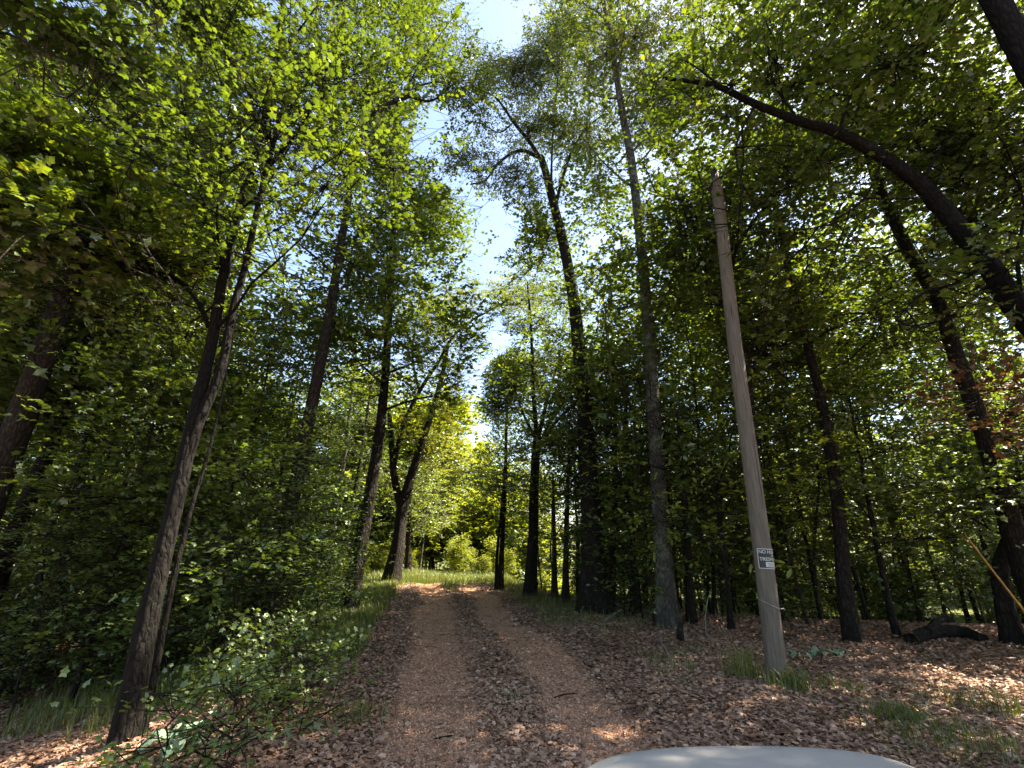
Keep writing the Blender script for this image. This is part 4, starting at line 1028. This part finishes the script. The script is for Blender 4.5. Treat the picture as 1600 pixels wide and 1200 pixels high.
# guy wire with its yellow guard
ga = P(1660, 1008, foot[1] + 1.0); ga[2] = tz(ga[0], ga[1]) - .05
gt = foot + axis_v * (plen - .95)
gw = empty('guy_wire', tuple(ga), label='orange yellow guard on a thin guy wire slanting down to the right edge', cat='guy wire')
tb = Tubes(); tb.add(np.array([gt - ga, np.zeros(3)]), [.0025, .0025], 6); tb.build('wire', M_RUST, gw)
M_YEL = simple('orange_yellow_plastic', (.27, .15, .025), .7)
y0, y1 = None, None
for t_ in np.linspace(0, 1, 400):
    px_ = project((gt + (ga - gt) * t_)[None])[0][0]
    if y0 is None and px_ > 1508: y0 = t_
tb = Tubes(); tb.add(np.array([(gt - ga) * (1 - t_) + (0, 0, .0) for t_ in np.linspace(y0, .985, 14)]), np.linspace(.009, .018, 14), 8, rough=.03); tb.build('guard', M_YEL, gw)

# ------------------------------------------------------------------ fallen wood
def stickp(name, pts, r0, r1, mt, label, cat, group=None, fork=None, seg=7, lift=.0):
    pw = []
    for p in pts:
        g = ground_hit(p[0], p[1]); g[2] += r0 * .6 + lift + (p[2] if len(p) > 2 else 0); pw.append(g)
    pw = smooth_path(pw, 5); b0 = pw[0].copy()
    tb = Tubes(); tb.add(pw - b0, np.linspace(r0, r1, len(pw)), seg, rough=.12)
    for fk in (fork or []):
        fw = []
        for p in fk:
            g = ground_hit(p[0], p[1]); g[2] += r0 * .5 + lift + (p[2] if len(p) > 2 else 0); fw.append(g)
        fw = smooth_path(fw, 5); tb.add(fw - b0, np.linspace(r0 * .6, r1 * .6, len(fw)), 6, rough=.12)
    o = tb.build(name, mt, None); o.location = tuple(b0)
    return tag(o, label, cat, group)
stickp('fallen_branch', [(940, 975, .0), (955, 968, .04), (972, 962, .10), (990, 960, .10), (1005, 972, .02)], .03, .014, B_TWIG, 'bowed grey fallen branch at the foot of the thickest dark trunk', 'branch', fork=[[(972, 962, .1), (960, 955, .2), (950, 952, .3)]])
stickp('fallen_branch', [(1050, 1040), (1042, 1022, .03), (1033, 1008, .05), (1038, 992, .05), (1036, 985, .1)], .022, .011, B_TWIG, 'short pale crooked branch lying between the wooden pole and the road', 'branch', fork=[[(1033, 1008, .05), (1030, 1000, .1), (1029, 996, .12)]])
stickp('fallen_branch', [(898, 958), (904, 966)], .02, .012, B_TWIG, 'small pale stick leaning at the left of the thickest dark trunk', 'branch')
stickp('fallen_log', [(1425, 1008, .0), (1450, 1002, .05), (1480, 1000, .07), (1510, 1000, .05), (1540, 1006, .0)], .11, .08, B_DARK, 'low black fallen log lying at the edge of the right woods', 'log', fork=[[(1455, 1004, .1), (1475, 996, .22), (1495, 994, .22)]], seg=12)
stickp('tree_stump', [(1063, 1004, -.05), (1064, 1001, .10), (1066, 1000, .22)], .07, .045, B_DARK, 'small dark rotten stump between the pale mottled trunk and the wooden pole', 'stump')
stickp('dead_stem', [(1104, 998, -.02), (1106, 996, .3), (1112, 992, .55), (1120, 990, .75)], .012, .005, B_TWIG, 'pale thin dead stem bending out of the litter left of the wooden pole', 'stem')
for path, lb in [([(757, 1052), (770, 1048, .03), (790, 1056)], 'dark forked stick lying across the middle of the road'),
                 ([(655, 1016), (672, 1012, .01), (690, 1016)], 'thin dark twig across the left wheel track'),
                 ([(735, 1060), (745, 1066), (757, 1066)], 'short dark twig at the inner edge of the left wheel track'),
                 ([(645, 1045), (665, 1047), (680, 1045)], 'thin twig across the left wheel track nearer the camera'),
                 ([(856, 1098), (880, 1090, .02), (905, 1086)], 'dark twig on the right wheel track'),
                 ([(676, 1160), (700, 1158, .02), (712, 1152)], 'dark twig at the foot of the left wheel track'),
                 ([(720, 965), (733, 960, .02), (745, 964)], 'small dark twig far up between the wheel tracks'),
                 ([(1140, 1128), (1162, 1120, .02), (1185, 1112)], 'long thin pale twig on the leaves below the wooden pole'),
                 ([(1500, 1050), (1530, 1066, .02), (1560, 1060), (1585, 1046)], 'long thin grey twig on the leaves near the right edge'),
                 ([(968, 978), (980, 990), (995, 1000)], 'thin twig pointing away from the thickest trunk down the litter bank'),
                 ([(1290, 1090), (1310, 1094), (1330, 1091)], 'thin pale twig right of the foot of the wooden pole'),
                 ([(880, 1015), (900, 1022, .02), (918, 1024)], 'thin twig at the litter edge right of the road')]:
    stickp('fallen_twig', path, .011, .004, B_DARK if 'dark' in lb else B_TWIG, lb, 'twig', 'twigs lying on the road and litter', seg=6)

# broad-leaved plants
def broad_plant(c, label, n, ls, mt, h=.18, spread_=.2, shape='big'):
    root = empty('broadleaf_plant', tuple(c), label=label, cat='plant')
    V, Fc, k = [], [], 0; tb = Tubes()
    for i_ in range(n):
        a_ = 6.283 * i_ / n + rng.normal(0, .3); d_ = np.array((math.cos(a_), math.sin(a_), 0)); s_ = np.array((-d_[1], d_[0], 0))
        ln = ls * rng.uniform(.75, 1.15); q0 = d_ * spread_ * rng.uniform(.1, .5); hh = h * rng.uniform(.6, 1.1)
        us = np.linspace(0, 1, 8); wv = np.array((-1, -.55, 0, .55, 1))
        for u_ in us:
            wd = ln * .27 * math.sin(math.pi * min(1, u_ * .93 + .06)) ** .7
            cpt = q0 + d_ * ln * u_ + np.array((0, 0, hh * (.5 + 1.1 * u_ - 1.25 * u_ * u_)))
            for w_ in wv: V.append(cpt + s_ * wd * w_ + np.array((0, 0, abs(w_) * ln * .07 + .01 * math.sin(9 * u_ + 3 * w_))))
        for j in range(7):
            for w_ in range(4):
                a2 = k + j * 5 + w_; Fc += [a2, a2 + 1, a2 + 6, a2 + 5]
        k += 40
        tb.add([np.zeros(3) - (0, 0, .03), q0 + (0, 0, hh * .5)], [.006, .004], 5)
    build('leaves', V, Fc, 4, mt, root, tint=np.repeat(rng.random(n), 28), smooth=True); tb.build('stem', B_BROWN, root)
    return root
broad_plant(ground_hit(268, 1178), 'large pale grey green leaves of a rosette plant at the bottom left', 9, .30, M_PALE, .2, .14)
c_ = ground_hit(1283, 1032)
for dx, dy, lb in ((-.28, 0, 'pale round leaves nearest the wooden pole on the litter'), (.05, .1, 'pale round leaves in the middle of the patch right of the wooden pole'), (.34, .18, 'palest round leaves farthest right of the wooden pole')):
    p_ = np.array((c_[0] + dx, c_[1] + dy, tz(c_[0] + dx, c_[1] + dy))); broad_plant(p_, lb, 5, .15, M_PALE, .16, .12)

# ------------------------------------------------------------------ white car whose hood reaches into the picture
car = empty('white_car', (.85, 0, 0), label='white car parked beside the camera, only its rounded hood in the picture', cat='car')
m, nt, out = mat('white_car_paint')
b = N(nt, 'ShaderNodeBsdfPrincipled'); tc = N(nt, 'ShaderNodeTexCoord'); dn = noise(nt, 55, 5, tc.outputs['Object'], .75); dn2 = noise(nt, 3.5, 4, tc.outputs['Object'], .6)
dc = mixc(nt, mth(nt, 'MULTIPLY', ramp(nt, dn, [(.5, (0, 0, 0)), (.75, (1, 1, 1))]), .5), (.42, .40, .37), (.30, .27, .23))
dc = mixc(nt, mth(nt, 'MULTIPLY', dn2, .25), dc, (.36, .34, .30))
nt.links.new(dc, b.inputs['Base Color']); b.inputs['Roughness'].default_value = .3; b.inputs['Coat Weight'].default_value = .15; b.inputs['Coat Roughness'].default_value = .2
nt.links.new(b.outputs[0], out.inputs['Surface']); M_CAR = m
M_GLASS = simple('dark_car_glass', (.02, .025, .03), .05); M_RUBBER = simple('tyre_rubber', (.02, .02, .02), .85); M_ALLOY = simple('alloy_rim', (.5, .5, .52), .3, .9); M_LAMP = simple('headlight_lens', (.6, .62, .65), .1); M_GRILLE = simple('black_grille', (.015, .015, .015), .5)
Y0 = .18     # the ground is level here
gz = tz(.9, 0) + .015
# hood and front: a fine grid over plan outline
def front_y(x): return 2.20 - .16 * abs(x / .8) ** 2.2 - .10 * (abs(x / .88)) ** 8
def hood_z(x, y):
    fy = front_y(x); t_ = max(0., min(1., (fy - y) / 1.6))
    zc = .905 + .15 * t_ ** .8 - .07 * (1 - min(1, (fy - y) / .22)) ** 2 * (1 if fy - y < .22 else 0)
    bulge = .035 / (1 + math.exp((abs(x + .03) - .55) * 30))
    side = -.05 * abs(x / .84) ** 3 - .16 * max(0, abs(x) - .72) ** 1.5 * 6
    return zc - .03 + bulge + side
xs = np.linspace(-.86, .86, 91); ts = np.linspace(0, 1, 60)
V = []; 
for t_ in ts:
    for x_ in xs:
        y_ = front_y(x_) * t_ + .62 * (1 - t_); V.append((x_, y_, hood_z(x_, y_) + gz))
nxs = len(xs); Fq = []
for j in range(len(ts) - 1):
    for i_ in range(nxs - 1): a_ = j * nxs + i_; Fq += [a_, a_ + 1, a_ + nxs + 1, a_ + nxs]
build('hood', V, Fq, 4, M_CAR, car, smooth=True)
# nose and sides below the hood edge
def loft(name, rows, mt, smooth=True, close=False):
    rows = [list(r_) for r_ in rows]; n_ = len(rows[0]); V = [p for r_ in rows for p in r_]; Fq = []
    for j in range(len(rows) - 1):
        for i_ in range(n_ - (0 if close else 1)):
            i2 = (i_ + 1) % n_; Fq += [j * n_ + i_, j * n_ + i2, (j + 1) * n_ + i2, (j + 1) * n_ + i_]
    return build(name, V, Fq, 4, mt, car, smooth=smooth)
edge = [(x_, front_y(x_), hood_z(x_, front_y(x_))) for x_ in xs]
loft('bumper', [[(x_, y_, z_ + gz) for x_, y_, z_ in edge], [(x_, y_ + .05, z_ - .06 + gz) for x_, y_, z_ in edge], [(x_ * 1.0, y_ + .10, .62 + gz) for x_, y_, z_ in edge], [(x_ * 1.01, y_ + .15, .48 + gz) for x_, y_, z_ in edge], [(x_, y_ + .12, .30 + gz) for x_, y_, z_ in edge], [(x_ * .98, y_ + .02, .22 + gz) for x_, y_, z_ in edge]], M_CAR)
for sx in (-1, 1):
    rows = []
    for y_ in np.linspace(-2.35, 2.0, 60):
        zt = (hood_z(sx * .86, y_) if y_ > .62 else .99 + .02 * (y_ < -1.6)); inset = .10 * max(0, -y_ - 1.7) ** 2
        wheel = 0
        for wy in (1.35, -1.45):
            if abs(y_ - wy) < .37: wheel = max(wheel, .30 + math.sqrt(.37 ** 2 - (y_ - wy) ** 2))
        zb = max(.24, wheel)
        rows.append([(sx * (.86 - inset), y_, zt + gz), (sx * (.90 - inset), y_, zt - .12 + gz), (sx * (.905 - inset), y_, max(zb, .55) + gz), (sx * (.885 - inset), y_, zb + gz)])
    loft('fender', rows, M_CAR)
    for wy in (1.35, -1.45):
        an = np.linspace(0, 6.2832, 33)[:-1]
        prof = [(.20, .10), (.29, .115), (.325, .09), (.33, 0), (.325, -.09), (.29, -.115), (.2, -.10)]
        w_ = loft('wheel', [[(sx * .80 + dx_ * sx, wy + r_ * math.cos(t2), .33 + gz + r_ * math.sin(t2)) for t2 in an] for r_, dx_ in prof], M_RUBBER, close=True)
        rw = loft('rim', [[(sx * (.80 + dx_), wy + r_ * math.cos(t2), .33 + gz + r_ * math.sin(t2)) for t2 in an] for r_, dx_ in [(.2, .10), (.17, .06), (.06, .08), (.001, .085)]], M_ALLOY, close=True)
        rw.parent = w_
    # headlight
    hl = [[(sx * x_, front_y(x_) + .072 + .01 * math.sin(k_) , z_ + gz) for x_ in np.linspace(.52, .84, 10)] for k_, z_ in enumerate(np.linspace(.62, .76, 5))]
    loft('headlight', hl, M_LAMP)
loft('grille', [[(x_, front_y(x_) + .095 + .02 * (1 - abs(z_ - .6) * 4), z_ + gz) for x_ in np.linspace(-.48, .48, 20)] for z_ in np.linspace(.52, .74, 6)], M_GRILLE)
# rear deck, windscreen, roof, windows
loft('rear_deck', [[(x_, y_, z_ + gz) for x_ in np.linspace(-.80, .80, 20)] for y_, z_ in ((-1.5, 1.0), (-1.8, 1.0), (-2.2, .99), (-2.34, .9), (-2.4, .6), (-2.36, .25))], M_CAR)
wsx = np.linspace(-1, 1, 20)
loft('windscreen', [[(x_ * w2, y_ - .10 * x_ * x_, z_ + gz) for x_ in wsx] for y_, z_, w2 in ((.72, 1.03, .80), (.35, 1.24, .74), (.0, 1.42, .66))], M_GLASS)
loft('roof', [[(x_ * w2, y_ - .10 * x_ * x_ * (y_ > -.2), z_ - .04 * x_ * x_ + gz) for x_ in wsx] for y_, z_, w2 in ((.0, 1.425, .66), (-.3, 1.47, .66), (-.8, 1.46, .65), (-1.1, 1.41, .64))], M_CAR)
loft('rear_window', [[(x_ * w2, y_, z_ - .04 * x_ * x_ * (z_ > 1.2) + gz) for x_ in wsx] for y_, z_, w2 in ((-1.1, 1.405, .64), (-1.4, 1.2, .72), (-1.6, 1.0, .80))], M_GLASS)
for sx in (-1, 1):
    loft('side_window', [[(sx * w2, y_, z_ + gz) for y_, z_, w2 in r_] for r_ in ([(.66, .99, .86), (0, .99, .86), (-.8, .99, .86), (-1.6, .99, .84)], [(-.1, 1.385, .66), (-.35, 1.43, .66), (-.8, 1.42, .65), (-1.12, 1.37, .64)])], M_GLASS, smooth=False)
print('props done', flush=True)
# ------------------------------------------------------------------ light
SUN_AZ, SUN_EL = math.radians(74), math.radians(53)
world = bpy.data.worlds.new('World'); scene.world = world; world.use_nodes = True
wn = world.node_tree; wn.nodes.clear()
sky = wn.nodes.new('ShaderNodeTexSky'); sky.sky_type = 'NISHITA'; sky.sun_disc = False
sky.sun_elevation = SUN_EL; sky.sun_rotation = SUN_AZ; sky.dust_density = 1.0; sky.air_density = 1.0
bg = wn.nodes.new('ShaderNodeBackground'); bg.inputs[1].default_value = .068
wo = wn.nodes.new('ShaderNodeOutputWorld'); wn.links.new(sky.outputs[0], bg.inputs[0]); wn.links.new(bg.outputs[0], wo.inputs[0])
sl = bpy.data.lights.new('sun', 'SUN'); sl.energy = 5; sl.angle = math.radians(.6); sl.color = (1, .93, .82)
so = bpy.data.objects.new('sun', sl); C.objects.link(so)
sd = Vector((math.sin(SUN_AZ) * math.cos(SUN_EL), math.cos(SUN_AZ) * math.cos(SUN_EL), math.sin(SUN_EL)))
so.rotation_euler = (-sd).to_track_quat('-Z', 'Y').to_euler(); so.location = (20, 10, 40)
scene.view_settings.view_transform = 'Standard'; scene.view_settings.look = 'None'; scene.view_settings.gamma = 1
scene.view_settings.exposure = 2.93
scene.view_settings.use_white_balance = True; scene.view_settings.white_balance_temperature = 7150
cy = scene.cycles
cy.max_bounces = 6; cy.diffuse_bounces = 4; cy.glossy_bounces = 2; cy.transmission_bounces = 5; cy.transparent_max_bounces = 4
cy.sample_clamp_indirect = 8; cy.use_denoising = True
cy.caustics_reflective = False; cy.caustics_refractive = False
